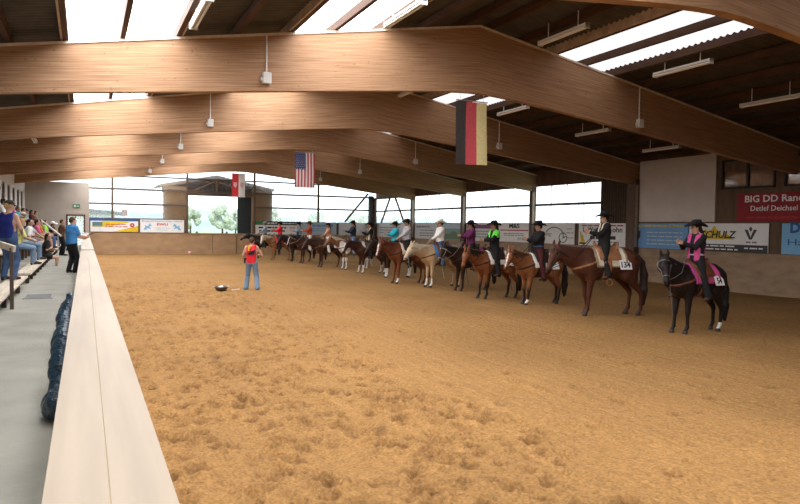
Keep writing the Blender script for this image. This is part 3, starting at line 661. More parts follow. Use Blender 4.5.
# cloth colours
PAL = dict(black=(.012,.012,.013), pink=(.50,.07,.22), cream=(.62,.55,.43), maroon=(.075,.016,.016), green=(.16,.75,.08), purple=(.13,.02,.085), white=(.78,.77,.74), jeans=(.05,.09,.18), lightjeans=(.16,.24,.34), teal=(.03,.42,.55), grey=(.30,.31,.33), navy=(.018,.024,.045), tan=(.50,.27,.18), rust=(.36,.07,.03), bluegrey=(.20,.28,.36), red=(.62,.02,.03), blue=(.045,.19,.44), royal=(.013,.022,.16), brown=(.10,.05,.03), darkbrown=(.04,.022,.015), lime=(.30,.62,.05), blond=(.36,.23,.10), hairdark=(.02,.013,.010), hairbrown=(.07,.035,.018), salmon=(.55,.12,.22), plaid=(.42,.42,.45), khaki=(.28,.22,.14), magenta=(.40,.05,.20), orange=(.55,.16,.05), paleyellow=(.60,.62,.22), beige=(.5,.42,.3), leather=(.12,.045,.02))
def cl(n): return cloth(n, PAL[n], .9)
def person(meshes, wear, label, loc, rz=0, scale=1.0, group=None, cat='person'):
    o = empty('person', loc, rz); o.scale = (scale,)*3; tag(o, label, cat, group)
    link('body', meshes['body'], o)
    for nm, key, c in wear: 
        me = meshes[key]
        for m_ in (me if isinstance(me, list) else [me]):
            if not m_.materials: m_.materials.append(cl(c))
            link(nm, m_, o, m=cl(c))
    return o
# ------------------------------------------------------------------ riders: seated astride, facing +X, origin at the saddle seat
def rider_set(hands, head_yaw, lean=(-.02,0,1), pole=(-.4,.5,-1)):
    J = joints((-.03,0,.115), lean, hands, {'l':A(.05,.40,-.69),'r':A(.05,-.40,-.69)}, knee_pole=(1,.5,.2), elbow_pole=pole, head_yaw=head_yaw, toe=(1,.25,-.05), hipw=.10)
    return dict(body=body_mesh(J), shirt=shirt_mesh(J), trousers=trousers_mesh(J, 1.0, .035), boot=[boot_mesh(J,'l'), boot_mesh(J,'r')], hair=hair_mesh(J,'tail'), shorthair=hair_mesh(J,'short'), hat=cowboy_hat_mesh(J), vest=vest_mesh(J,'vest'), yoke=vest_mesh(J,'yoke'), lapel=vest_mesh(J,'lapel'), belt=cuff_band(J))
RS = dict(clap=rider_set({'l':A(.36,.015,.40),'r':A(.36,-.07,.42)}, -.35), claphigh=rider_set({'l':A(.34,-.02,.44),'r':A(.34,-.11,.46)}, -.55), reins=rider_set({'l':A(.33,.07,.22),'r':A(.27,-.08,.20)}, -.3), turned=rider_set({'l':A(.36,.045,.34),'r':A(.37,-.04,.36)}, -.15, (.02,0,1)))
# ================================================================== HORSES (facing +X, origin on the ground under the barrel)
m_coat = mat('horse_coat', (1,1,1), .42, .12, 7, (1,1,1), attr='Col', spec=.14)
def hairm(n, c): return mat('horsehair_'+n, c, .6, .3, 30, (4,4,.5), bump=.006)
m_leather = {k: mat('leather_'+k, c, .5, .2, 9, bump=.002) for k, c in dict(brown=(.13,.045,.02), dark=(.03,.017,.012), tan=(.28,.12,.05)).items()}
m_silver = mat('silver_fittings', (.6,.6,.6), .35, .1, 20, metal=.7)
m_paper = mat('white_card', (.8,.8,.8), .7, .03)
m_ink = mat('black_ink', (.01,.01,.012), .7, .05)
def horse(loc, rz, coat, legs_=None, socks=(), blaze=0, face=None, mane=(.012,.010,.009), patches=None, neck=(.0,36), headyaw=0.0, headpitch=52, pad='white', padrim=None, saddle='brown', number=None, card=True, label='', bridle=(.02,.012,.01), scale=1.0, h=.024, step=(0,0,0,0), side=1, bosal=False, seed=0, tailc=None):
    ny, np_ = neck[0], math.radians(neck[1]); hy = headyaw; hp = math.radians(headpitch)
    nd = A(math.cos(ny)*math.cos(np_), math.sin(ny)*math.cos(np_), math.sin(np_)); NB = A(.48,0,1.22); PO = NB+nd*.74
    u = A(math.cos(hy)*math.cos(hp), math.sin(hy)*math.cos(hp), -math.sin(hp)); v = A(-math.sin(hy), math.cos(hy), 0); w_ = np.cross(u, v)*-1
    if w_[2] < 0: w_ = -w_
    H = lambda a, b, c: PO+u*a+v*b+w_*c
    P = [ell((.06,0,1.10), (.62,.285,.315), .05), ell((.40,0,1.09), (.28,.235,.33), .06), ell((-.50,0,1.19), (.40,.285,.29), .07), ell((-.2,0,1.14), (.5,.27,.30), .06), cone((.12,0,1.35),.11,(.36,0,1.40),.09,.09), cone((-.15,0,1.36),.12,(-.55,0,1.38),.12,.08)]
    P += [ell((.56,.09,1.05), (.14,.13,.17), .06), ell((.56,-.09,1.05), (.14,.13,.17), .06)]
    wi = A(.36,0,1.38)
    P += [cone((.50,0,1.10), .19, H(.10,0,-.10), .095, .08), cone(wi, .115, PO-u*.02, .075, .09), cone((.46,0,1.22), .18, (PO+H(.1,0,-.1))/2, .095, .09)]
    P += [cone(H(-.02,0,-.01), .085, H(.2,0,-.005), .088, .04), cone(H(.2,0,.0), .082, H(.50,0,-.012), .056, .05), cone(H(.50,0,-.015), .062, H(.575,0,-.025), .052, .03), cone(H(.5,0,-.055), .045, H(.56,0,-.06), .034, .03)]
    for s_ in (1,-1):
        P += [ell(H(.15,s_*.045,-.075), (.11,.075,.11), .05), cone(H(.2,s_*.03,-.07), .075, H(.34,s_*.018,-.055), .05, .04), cone(H(-.03,s_*.055,.035), .034, H(-.105,s_*.075,.075), .030, .02), cone(H(-.105,s_*.075,.075), .030, H(-.185,s_*.075,.10), .010, .01), ell(H(.13,s_*.085,.03), (.03,.022,.025), .02)]
    LEG = []
    for i, s_ in ((0,1),(1,-1)):
        dx = step[i]; P += [cone((.40,s_*.14,1.12), .15, (.36,s_*.155,.88), .105, .08), cone((.36,s_*.155,.90), .092, (.38+dx*.5,s_*.15,.47), .056, .05), ell((.385+dx*.5,s_*.15,.45), (.055,.05,.065), .02), cone((.38+dx*.5,s_*.15,.43), .042, (.38+dx,s_*.15,.17), .036, .02), ell((.38+dx,s_*.15,.15), (.046,.04,.048), .015), cone((.385+dx,s_*.15,.14), .036, (.43+dx,s_*.15,.075), .038, .015), cone((.43+dx,s_*.15,.065), .046, (.445+dx,s_*.15,.02), .062, .01)]
    for i, s_ in ((2,1),(3,-1)):
        dx = step[i]; P += [cone((-.55,s_*.13,1.20), .20, (-.43+dx*.2,s_*.165,.90), .135, .08), cone((-.62,s_*.14,1.05), .16, (-.55+dx*.3,s_*.155,.82), .105, .07), cone((-.48+dx*.3,s_*.16,.86), .11, (-.72+dx*.7,s_*.145,.54), .058, .05), cone((-.72+dx*.7,s_*.145,.55), .056, (-.74+dx*.8,s_*.145,.47), .05, .02), cone((-.735+dx*.8,s_*.145,.47), .044, (-.71+dx,s_*.145,.17), .037, .02), ell((-.705+dx,s_*.145,.15), (.046,.04,.048), .015), cone((-.70+dx,s_*.145,.14), .036, (-.655+dx,s_*.145,.075), .038, .015), cone((-.655+dx,s_*.145,.065), .046, (-.64+dx,s_*.145,.02), .060, .01)]
    F = Field(P, h); V, Q = F.nets(); V[:,2] = np.maximum(V[:,2], 0.004)
    # coat colours: points, socks, face markings, pinto patches
    C = np.tile(np.array(coat, float), (len(V),1)); x, y, z = V.T
    rel = V-PO; ha, hb, hc = rel@u, rel@v, rel@w_; ishead = (ha > -.05)&(ha < .7)&(abs(hb) < .17)&(abs(hc) < .2)&(np.linalg.norm(rel, axis=1) < .75)&(x > .55)
    if legs_ is not None:
        t = np.clip((.62-z)/.22, 0, 1)[:,None]; C = C*(1-t)+np.array(legs_)*t
    if patches is not None:
        for (px,py,pz,r,c) in patches:
            wob = .06*np.sin(7*x+seed)+.05*np.sin(9*z+2*seed)+.04*np.sin(11*y); C[(np.sqrt((x-px)**2+((y-py)*.8)**2+(z-pz)**2)+wob < r)&~ishead] = c
    for i, hgt in socks:
        cx = (.40+step[i]) if i < 2 else (-.70+step[i]); cy = (.15,-.15,.145,-.145)[i]
        C[(np.hypot(x-cx, y-cy) < .17)&(z < hgt)] = (.72,.69,.65)
    C[(z < .072)&(z >= 0)] = (.05,.045,.04)
    if face is not None: C[ishead&(ha > .02)] = face
    if blaze: C[ishead&(abs(hb) < blaze*(1-.3*ha))&(hc > .012)&(ha > .04)&(ha < .56)] = (.74,.70,.66)
    C[ishead&(ha > .53)] *= .45
    for s_ in (1,-1): C[np.linalg.norm(V-H(.13,s_*.10,.038), axis=1) < .026] = (.006,.005,.005)
    for s_ in (1,-1): C[np.linalg.norm(V-H(.575,s_*.035,.012), axis=1) < .018] = (.01,.008,.008)
    o = empty('horse', loc, rz); o.scale = (scale,)*3; tag(o, label, 'horse')
    link('body', mesh('body', V, Q, m_coat, True, C), o)
    # mane, forelock, tail
    MP = []; rr = random.Random(seed)
    for i in range(19):
        t = i/18; c = wi*(1-t)+(PO-u*.02)*t; nrm_up = nrm(A(-nd[2]*math.cos(ny), -nd[2]*math.sin(ny), math.cos(np_))); crest = c+nrm_up*(.10*(1-t)+.07*t); sdv = A(-math.sin(ny), math.cos(ny), 0)*side
        L = .13+.09*math.sin(math.pi*t)+rr.uniform(-.02,.02)
        MP += [cone(crest-nrm_up*.01, .026, crest+sdv*.075-nrm_up*.05, .026, .015), cone(crest+sdv*.075-nrm_up*.05, .026, crest+sdv*.125-A(0,0,L), .016, .03)]
    MP += [cone(H(-.05,0,.075), .028, H(.04,.01,.095), .022, .01), cone(H(.04,.01,.095), .022, H(.14,.015,.095), .010, .01)]
    hm = hairm('m%d_%d_%d' % tuple(int(1000*q) for q in mane), mane)
    link('mane', solid('mane', MP, max(h*.8,.018), hm), o)
    tc_ = tailc or mane; hm2 = hairm('m%d_%d_%d' % tuple(int(1000*q) for q in tc_), tc_)
    TP = [cone((-.86,0,1.32), .045, (-.97,0,1.18), .055, .03), cone((-.97,0,1.18), .055, (-1.02,0,.90), .085, .04), cone((-1.02,0,.90), .085, (-1.0,0,.55), .095, .04), cone((-1.0,.02,.55), .095, (-.99,.03,.25), .045, .03)]
    for i in range(5): TP.append(cone((-1.0+rr.uniform(-.05,.05),rr.uniform(-.06,.06),.6), .05, (-.98+rr.uniform(-.06,.06),rr.uniform(-.08,.08),.2+rr.uniform(-.04,.1)), .016, .02))
    link('tail', solid('tail', TP, max(h*.9,.02), hm2), o)
    # saddle pad follows the back; saddle with skirts, seat, cantle, horn, fenders and stirrups
    X, Y, Z = F.grid(); D = F.D; M_ = np.maximum
    padm = cloth('pad_'+pad, PAL[pad], .9); ymax = .5
    Vp, Qp = F.nets(M_(D-.026, F.boxd((-.42,-ymax,1.08),(.30,ymax,1.7)))); pd_ = link('saddle_pad', mesh('saddle_pad', Vp, Qp, padm, True), o)
    if padrim:
        Vr, Qr = F.nets(M_(D-.032, M_(F.boxd((-.42,-ymax,1.08),(.30,ymax,1.7)), -F.boxd((-.37,-ymax-.1,1.13),(.25,ymax+.1,1.8))))); link('border', mesh('border', Vr, Qr, cloth('pad_'+padrim, PAL[padrim]), True), pd_)
    lm = m_leather[saddle]
    sk = M_(D-.048, F.boxd((-.28,-ymax,1.24),(.22,ymax,1.7)))
    sk = np.minimum(sk, M_(D-.055, F.boxd((-.04,-ymax,.80),(.13,ymax,1.5))))
    Vs_, Qs_ = F.nets(sk); sa = link('saddle', mesh('saddle', Vs_, Qs_, lm, True), o)
    SP = [cone((.17,0,1.47), .05, (.21,0,1.58), .035, .03), cone((.21,0,1.58), .035, (.225,0,1.60), .042, .01)]
    SP += [cone((.14,sg*.13,1.44), .05, (.19,0,1.50), .06, .04) for sg in (1,-1)]
    SP += [cone((-.24,sg*.15,1.47), .035, (-.30,sg*.06,1.60), .028, .03) for sg in (1,-1)]+[cone((-.30,.07,1.60), .03, (-.30,-.07,1.60), .03, .02), cone((-.2,.0,1.47), .10, (.08,0,1.46), .09, .05)]
    link('seat', solid('seat', SP, .02, lm), sa)
    for sg in (1,-1):
        st = MB(); c = A(.055, sg*.40, .77); pts = [c+A(.0,.0,.15)]+[c+A(.0+.07*math.sin(a), 0, .07*math.cos(a)) for a in np.linspace(.5, 2*math.pi-.5, 12)]
        st.tube([tuple(q) for q in pts[1:]+pts[1:2]], .012, 6); st.bar(tuple(c+A(0,0,.06)), (.045,sg*.33,1.02), .05, .02, (0,1,0)); st.build('stirrup', m_leather['dark'] if saddle != 'tan' else lm, sa)
    Vg, Qg = F.nets(M_(D-.014, F.boxd((.13,-.5,.6),(.21,.5,1.25)))); link('girth', mesh('girth', Vg, Qg, m_leather['dark'], True), sa)
    Vb, Qb = F.nets(M_(M_(D-.014, F.slab((.5,0,1.13), (.35,0,1), .026)), F.boxd((.16,-.5,.9),(.9,.5,1.4)))); link('breast_collar', mesh('breast_collar', Vb, Qb, lm, True), sa)
    # bridle: cheek straps, browband, and reins to the rider's hands
    bm = mat('bridle_%d' % int(bridle[0]*1000), bridle, .5, .1)
    near_head = np.sqrt((X-H(.22,0,0)[0])**2+(Y-H(.22,0,0)[1])**2+(Z-H(.22,0,0)[2])**2)-.36
    br = np.minimum(F.slab(H(.06,0,0), tuple(u), .016), F.slab(H(.40,0,0), tuple(u), .014))
    hb_ = abs((X-PO[0])*v[0]+(Y-PO[1])*v[1]+(Z-PO[2])*v[2]); hc_ = (X-PO[0])*w_[0]+(Y-PO[1])*w_[1]+(Z-PO[2])*w_[2]; ha_ = (X-PO[0])*u[0]+(Y-PO[1])*u[1]+(Z-PO[2])*u[2]
    br = np.minimum(br, M_(M_(abs(hc_+.02+.02*ha_)-.015, .045-hb_), abs(ha_-.24)-.22))
    Vh, Qh = F.nets(M_(M_(D-.014, br), near_head)); bo = link('bridle', mesh('bridle', Vh, Qh, bm, True), o)
    rn = MB()
    for sg in (1,-1):
        a = H(.46,sg*.06,-.05); b = A(.30,sg*.03,1.72); m1 = (a+b)/2-A(0,0,.12)+A(0,sg*.09,0); rn.tube([tuple(a),tuple((a+m1)/2-A(0,0,.02)),tuple(m1),tuple((m1+b)/2-A(0,0,.01)),tuple(b)], .008, 6)
    a = H(.46,.06,-.05); rn.tube([tuple(a), tuple(a+A(-.04,.03,-.35)), tuple(A(a[0]-.09,a[1]+.05,.45))], .007, 6)
    rn.build('reins', bm, bo)
    if card:
        # number card on the near rear corner of the pad
        yy = .30
        for yq in np.arange(.42,.15,-.01):
            i = [int(round((q-F.o[k])/h)) for k, q in enumerate((-.36,yq,1.16))]
            if D[i[0],i[1],i[2]] < .03: yy = yq+.022; break
        cM = MB(); n_ = A(0,1,.35)/np.linalg.norm(A(0,1,.35)); upv = A(0,-.35,1)/np.linalg.norm(A(0,-.35,1)); c0 = A(-.36,yy,1.15)
        fn = lambda a, b, t: tuple(c0+A(-1,0,0)*a+upv*b+n_*t)
        cM.prism([(-.14,-.11),(.14,-.11),(.14,.11),(-.14,.11)], fn, .006); cd_ = cM.build('number_card', m_paper, pd_)
        if number:
            t = lettering('digits', number, m_ink, cd_, 0, 0, 0, .13, .15 if len(number) < 3 else .21, bold=.02); Mx = Matrix.Identity(4)
            for r in range(3): Mx[r][0] = (-1,0,0)[r]; Mx[r][1] = upv[r]; Mx[r][2] = n_[r]; Mx[r][3] = (c0+n_*.009-upv*.065)[r]
            t.matrix_local = Mx
    return o
# ------------------------------------------------------------------ the line-up (rider X, Y in the hall)
BLK = (.016,.013,.012); DKB = (.040,.019,.012); BAY = (.20,.070,.026); CH = (.078,.028,.016); PALO = (.50,.35,.20); CREAMH = (.62,.52,.38); WHT = (.72,.69,.65)
W4 = [(0,.42),(1,.40),(2,.45),(3,.38)]
line = [
 dict(p=(12.0,10.24), s=1.0, h=.019, coat=(.017,.012,.011), mane=(.008,.007,.007), socks=[(2,.2)], neck=(.16,33), headyaw=1.0, headpitch=62, pad='pink', padrim='magenta', saddle='brown', number='54', label='black brown horse with pink saddle pad and one white hind sock', bridle=(.12,.11,.10), step=(.0,.06,.02,-.12), rz=2),
 dict(p=(12.1,13.2), s=1.16, rz=-14, h=.02, coat=CH, mane=(.06,.022,.013), tailc=(.035,.018,.014), neck=(.12,21), headyaw=.45, headpitch=58, pad='cream', padrim='khaki', saddle='tan', number='134', label='liver chestnut horse with cream saddle pad, left of the black horse', step=(.05,-.08,-.16,-.02)),
 dict(p=(12.0,15.8), s=1.0, coat=(.25,.10,.042), legs_=(.03,.018,.014), socks=[(0,.16)], blaze=.018, mane=(.10,.04,.02), tailc=(.02,.014,.012), neck=(.30,27), headyaw=.55, headpitch=52, pad='white', saddle='dark', label='light bay horse under the rider in maroon chaps', step=(.06,-.03,.04,-.1)),
 dict(p=(11.65,17.6), s=1.0, coat=BAY, legs_=(.018,.012,.011), mane=(.02,.012,.010), neck=(.32,24), headyaw=.55, headpitch=60, pad='white', saddle='dark', label='bay horse with black legs under the rider in black and green', step=(-.05,.04,-.1,.05)),
 dict(p=(12.25,20.0), s=1.02, coat=(.035,.018,.012), mane=BLK, neck=(.22,22), headyaw=.4, headpitch=62, pad='magenta', saddle='dark', label='dark brown horse under the rider in purple', step=(.0,.05,.04,-.06), bridle=(.3,.28,.25)),
 dict(p=(11.9,21.6), s=1.05, coat=PALO, mane=CREAMH, face=(.6,.48,.33), socks=[(0,.3),(1,.3)], neck=(.2,20), headyaw=.3, headpitch=50, pad='blue', saddle='brown', label='pale golden horse with cream mane under the rider in white hat', step=(.0,.05,-.05,.06), bridle=(.3,.15,.06)),
 dict(p=(11.4,23.4), s=1.06, coat=(.16,.052,.024), mane=(.10,.03,.016), blaze=.026, socks=[(0,.22)], neck=(.28,26), headyaw=.5, headpitch=64, pad='cream', saddle='dark', label='sorrel horse with a white blaze under the plaid shirted rider', step=(.02,.06,.0,.05)),
 dict(p=(12.2,26.2), s=1.0, coat=DKB, mane=BLK, socks=W4, neck=(.1,26), headyaw=.2, headpitch=55, pad='brown', saddle='dark', label='dark horse with four white stockings under the rider in turquoise', step=(.04,-.04,.03,-.05)),
 dict(p=(12.1,28.8), s=1.0, h=.027, coat=(.062,.024,.015), mane=(.02,.012,.010), socks=W4, blaze=.02, patches=[(.28,0,1.50,.24,WHT),(-.62,.2,1.25,.32,WHT),(.62,.3,1.42,.17,WHT)], neck=(.18,22), headyaw=.35, headpitch=60, pad='brown', saddle='dark', label='brown and white pinto under the rider in black and beige vest', step=(.0,.1,-.04,.04), seed=3),
 dict(p=(12.3,31.5), s=1.04, h=.027, coat=(.24,.11,.05), mane=(.5,.42,.32), socks=[(0,.62),(1,.62),(2,.6),(3,.6)], patches=[(.5,.1,1.15,.30,WHT),(.38,.2,1.05,.28,WHT),(-.15,.2,1.2,.28,WHT),(-.7,0,1.2,.25,WHT)], neck=(.0,30), headyaw=.0, headpitch=50, pad='bluegrey', saddle='brown', card=False, label='white and tan pinto under the rider in navy jacket', step=(.0,.08,0,.03), seed=5),
 dict(p=(11.85,34.0), s=1.0, h=.028, coat=(.058,.025,.016), mane=BLK, neck=(.08,18), headyaw=.2, headpitch=55, pad='brown', saddle='brown', number=None, label='brown horse under the rider in tan top and white trousers', step=(.0,.04,-.1,.05)),
 dict(p=(11.9,37.5), s=1.02, h=.03, coat=(.060,.025,.016), mane=BLK, blaze=.02, neck=(.2,26), headyaw=.5, headpitch=60, pad='brown', saddle='brown', label='brown horse under the rider in rust orange', step=(.0,.06,.05,-.04), bridle=(.4,.36,.3)),
 dict(p=(11.8,39.3), s=1.0, h=.03, coat=(.026,.014,.011), mane=BLK, neck=(.15,28), headyaw=.4, headpitch=58, pad='grey', saddle='dark', label='almost black horse under the rider in blue grey shirt', step=(.03,-.04,.02,-.06)),
 dict(p=(11.15,41.3), s=1.0, h=.03, coat=(.27,.13,.06), mane=(.52,.42,.28), face=(.6,.5,.38), neck=(.3,27), headyaw=.75, headpitch=60, pad='red', saddle='dark', label='golden chestnut horse with pale mane under the rider in red', step=(.0,.05,-.03,.04)),
 dict(p=(10.9,44.2), s=1.0, h=.03, coat=(.016,.013,.012), mane=BLK, neck=(.0,28), headyaw=.05, headpitch=32, pad='grey', saddle='dark', card=False, label='black horse at the far left end of the line of riders', step=(.02,-.03,.05,-.05)),
]
riders = [
 ('claphigh','rider clapping in pink vest over black shirt, on the black horse','black', [('vest','vest','pink'),('belt','belt','grey')],'black','black','hairdark'),
 ('clap','rider clapping in black with cream lapels, on the chestnut horse','black', [('lapel','lapel','cream')],'black','black','hairdark'),
 ('clap','rider in black shirt and maroon chaps, on the light bay horse','black', [('belt','belt','jeans')],'maroon','black','hairdark'),
 ('turned','rider in black with bright green shoulders, on a bay horse','black', [('yoke','yoke','green')],'black','black','hairdark'),
 ('clap','rider in purple patterned shirt and black hat, clapping','purple', [],'black','black','hairdark'),
 ('reins','rider in white shirt and white hat, holding the reins','white', [],'jeans','white','hairbrown'),
 ('reins','rider in grey plaid shirt and black hat, on the sorrel horse','plaid', [],'black','black','hairdark'),
 ('clap','rider in turquoise shirt and black hat, behind the sorrel horse','teal', [],'black','black','hairdark'),
 ('claphigh','rider in black shirt with beige vest, on the brown pinto','black', [('vest','vest','beige')],'black','black','hairdark'),
 ('clap','rider in dark navy jacket, on the white pinto','navy', [],'lightjeans','black','hairdark'),
 ('reins','rider in tan top, white trousers and dark brown hat','tan', [],'white','darkbrown','hairbrown'),
 ('clap','rider in rust orange jacket and white trousers, brown hat','rust', [],'white','brown','hairbrown'),
 ('clap','rider in pale blue grey shirt with dark vest, black hat','bluegrey', [('vest','vest','black')],'black','black','hairdark'),
 ('clap','rider in bright red shirt, on the golden chestnut horse','red', [],'black','black','hairdark'),
 ('reins','rider in grey blue jacket on the far black horse','bluegrey', [],'black','grey','hairbrown'),
]
for i, (d, r) in enumerate(zip(line, riders)):
    d = dict(d); (rx, ry) = d.pop('p'); s_ = d.pop('s'); ang = math.pi+math.radians(d.pop('rz', 0))
    hx, hy_ = rx+.06*s_, ry
    horse((hx,hy_,0), ang, scale=s_, seed=d.pop('seed', i), **d)
    pose, lab, shirt, extra, trou, hat, hair = r; ms = RS[pose]
    wear = [('hair','hair' if i in (0,3,4,9,10) else 'shorthair',hair),('shirt','shirt',shirt),('trousers','trousers',trou),('boot','boot','brown' if i != 2 else 'darkbrown'),('hat','hat',hat)]+extra
    lx = .02
    person(ms, wear, lab, (hx-lx*s_, hy_, 1.50*s_), ang, 1.0 if i != 10 else .93)
# ================================================================== JUDGE, STANDERS, SPECTATORS
Jj = joints((0,0,.93), (.05,0,1), {'l':A(.27,.16,1.10),'r':A(.30,-.20,1.14)}, {'l':A(.06,.19,.075),'r':A(-.06,-.20,.08)}, knee_pole=(1,.05,0), elbow_pole=(-.6,.7,-.5), head_yaw=-.1)
JS = dict(body=body_mesh(Jj), shirt=shirt_mesh(Jj,'none',.024), trousers=trousers_mesh(Jj,1.0,.035), boot=[boot_mesh(Jj,'l'), boot_mesh(Jj,'r')], hair=hair_mesh(Jj,'short'), belt=cuff_band(Jj))
judge = person(JS, [('hair','hair','hairbrown'),('shirt','shirt','red'),('trousers','trousers','lightjeans'),('boot','boot','darkbrown')], 'person in red T-shirt and blue jeans walking across the sand, back to camera', (5.1,22.35,0), math.radians(66), 1.04)
bp = MB(); bp.prism([(-.10,.12),(-.02,.13),(-.02,.0),(.10,.04),(.12,.11),(.14,.0),(.10,-.10),(-.08,-.10),(-.13,-.05),(-.04,-.03)], lambda a,b,t: (-.135-t,-a,1.26+b), .012)
bp.build('back_print', m_black, judge); MB().prism([(-.10,.17),(-.02,.19),(0,.1),(-.06,.06),(-.03,.0),(-.09,.03)], lambda a,b,t: (-.14-t,-a,1.28+b), .014).build('back_print_flash', mat('print_yellow', (.7,.5,.03), .7), judge)
po_ = MB().box(-.07,.07,.16,.24,.88,1.06).build('belt_pouch', m_black, judge, bevel=.015)
# bowl on the sand, with a light cloth in it and a stick
bo_ = empty('bowl', (4.08,22.3,0)); bo_.scale = (.76,.76,.76); tag(bo_, 'shallow dark metal bowl lying on the sand left of the person in red', 'bowl')
MB().lathe([(.02,.01),(.17,.015),(.27,.16),(.29,.20),(.30,.20),(.285,.155),(.18,.0),(.02,.0)], 24).build('basin', mat('dark_bowl_metal', (.10,.07,.055), .5, .2, 8), bo_, smooth=True)
for s_ in (1,-1): MB().tube([(s_*.27,-.06,.19),(s_*.34,-.05,.21),(s_*.34,.05,.21),(s_*.27,.06,.19)], .012, 6).build('handle', m_metal, bo_)
rg = link('cloth_rag', solid('cloth_rag', [ell((0,0,0),(.09,.07,.03)), ell((.04,.02,.025),(.06,.045,.03))], .015, cl('white')), None, (4.05,22.27,.13)); tag(rg, 'crumpled white cloth lying in the dark bowl on the sand', 'cloth')
stk = MB().tube([(4.42,22.28,.03),(4.72,22.42,.035)], .014, 6).build('stick', m_white); tag(stk, 'short white stick on the sand beside the dark bowl', 'stick')
bl = link('ball', solid('ball', [ell((0,0,.11),(.11,.11,.11))], .02, cl('white')), None, (6.9,50.2,0)); tag(bl, 'small white ball at the foot of the end wall below the gate', 'ball')
MB().lathe([(.1,.07),(.113,.09),(.113,.13),(.1,.15)], 16).build('red_band', cl('red'), bl)
# woman standing on the first plank row
Jw = joints((0,0,.93), (.02,0,1), {'l':A(.25,.10,1.02),'r':A(.26,-.12,1.05)}, {'l':A(.0,.12,.08),'r':A(.0,-.12,.08)}, elbow_pole=(-.6,.7,-.5), head_yaw=-.35)
WS = dict(body=body_mesh(Jw), top=shirt_mesh(Jw,'none',.02), trousers=trousers_mesh(Jw,1,.01), boot=[boot_mesh(Jw,'l',.2), boot_mesh(Jw,'r',.2)], hair=hair_mesh(Jw,'short'), cap=cap_mesh(Jw))
person(WS, [('hair','hair','blond'),('tank_top','top','royal'),('trousers','trousers','jeans'),('boot','boot','darkbrown'),('cap','cap','black')], 'person in blue tank top, jeans and black cap standing on the front plank row', (-1.50,16.58,.93), math.radians(58), 1.0)
# man in the blue polo at the rail
Jm = joints((0,0,.93), (.06,0,1), {'l':A(.38,.10,1.08),'r':A(.40,-.10,1.12)}, {'l':A(-.03,.10,.075),'r':A(.05,-.10,.075)}, elbow_pole=(-.5,.3,-.8), head_yaw=-.25)
PS = dict(body=body_mesh(Jm,.8), shirt=shirt_mesh(Jm,'short',.026), trousers=trousers_mesh(Jm,1,.015), boot=[boot_mesh(Jm,'l'), boot_mesh(Jm,'r')], hair=hair_mesh(Jm,'short'))
mrz = math.radians(35); man = person(PS, [('hair','hair','hairbrown'),('shirt','shirt','blue'),('trousers','trousers','black'),('boot','boot','black')], 'person in bright blue polo shirt and black trousers standing at the barrier', (-.38,22.75,ZW), mrz, 1.0)
hx_, hy_2 = .55*math.cos(mrz)+.10*math.sin(mrz), .55*math.sin(mrz)-.10*math.cos(mrz)
tag(MB().bar((-.06,0,0),(.10,0,.05),.05,.02).build('phone', m_black, None, (-.38+hx_,22.75+hy_2,ZW+1.16), mrz), 'black handheld device in the hand of the person in blue polo', 'phone')
# seated spectators: four poses, facing the arena (+X), origin at the seat edge height
def seat_set(hands, lean, hy_, feet=None, top='short'):
    J = joints((0,0,.12), lean, hands, feet or {'l':A(.44,.12,-.41),'r':A(.40,-.11,-.41)}, knee_pole=(.4,.1,1), elbow_pole=(-.4,.8,-.6), head_yaw=hy_)
    return dict(body=body_mesh(J,.5,.0145), shirt=shirt_mesh(J, top, .02), trousers=trousers_mesh(J,1,.012), shorts=trousers_mesh(J,0,0), boot=[boot_mesh(J,'l',.05), boot_mesh(J,'r',.05)], longhair=hair_mesh(J,'long'), hair=hair_mesh(J,'short'), hat=cowboy_hat_mesh(J), cap=cap_mesh(J))
SS = [seat_set({'l':A(.38,.06,.24),'r':A(.40,-.05,.26)}, (.18,0,1), -.2), seat_set({'l':A(.30,.14,.20),'r':A(.30,-.14,.20)}, (.05,0,1), .2), seat_set({'l':A(.33,.02,.30),'r':A(.20,-.05,.36)}, (.25,0,1), -.5), seat_set({'l':A(.42,.13,.18),'r':A(.10,-.24,.14)}, (-.1,0,1), .0, {'l':A(.48,.10,-.41),'r':A(.34,-.14,-.41)})]
RB, RC = (-1.95,1.42), (-2.68,1.95)
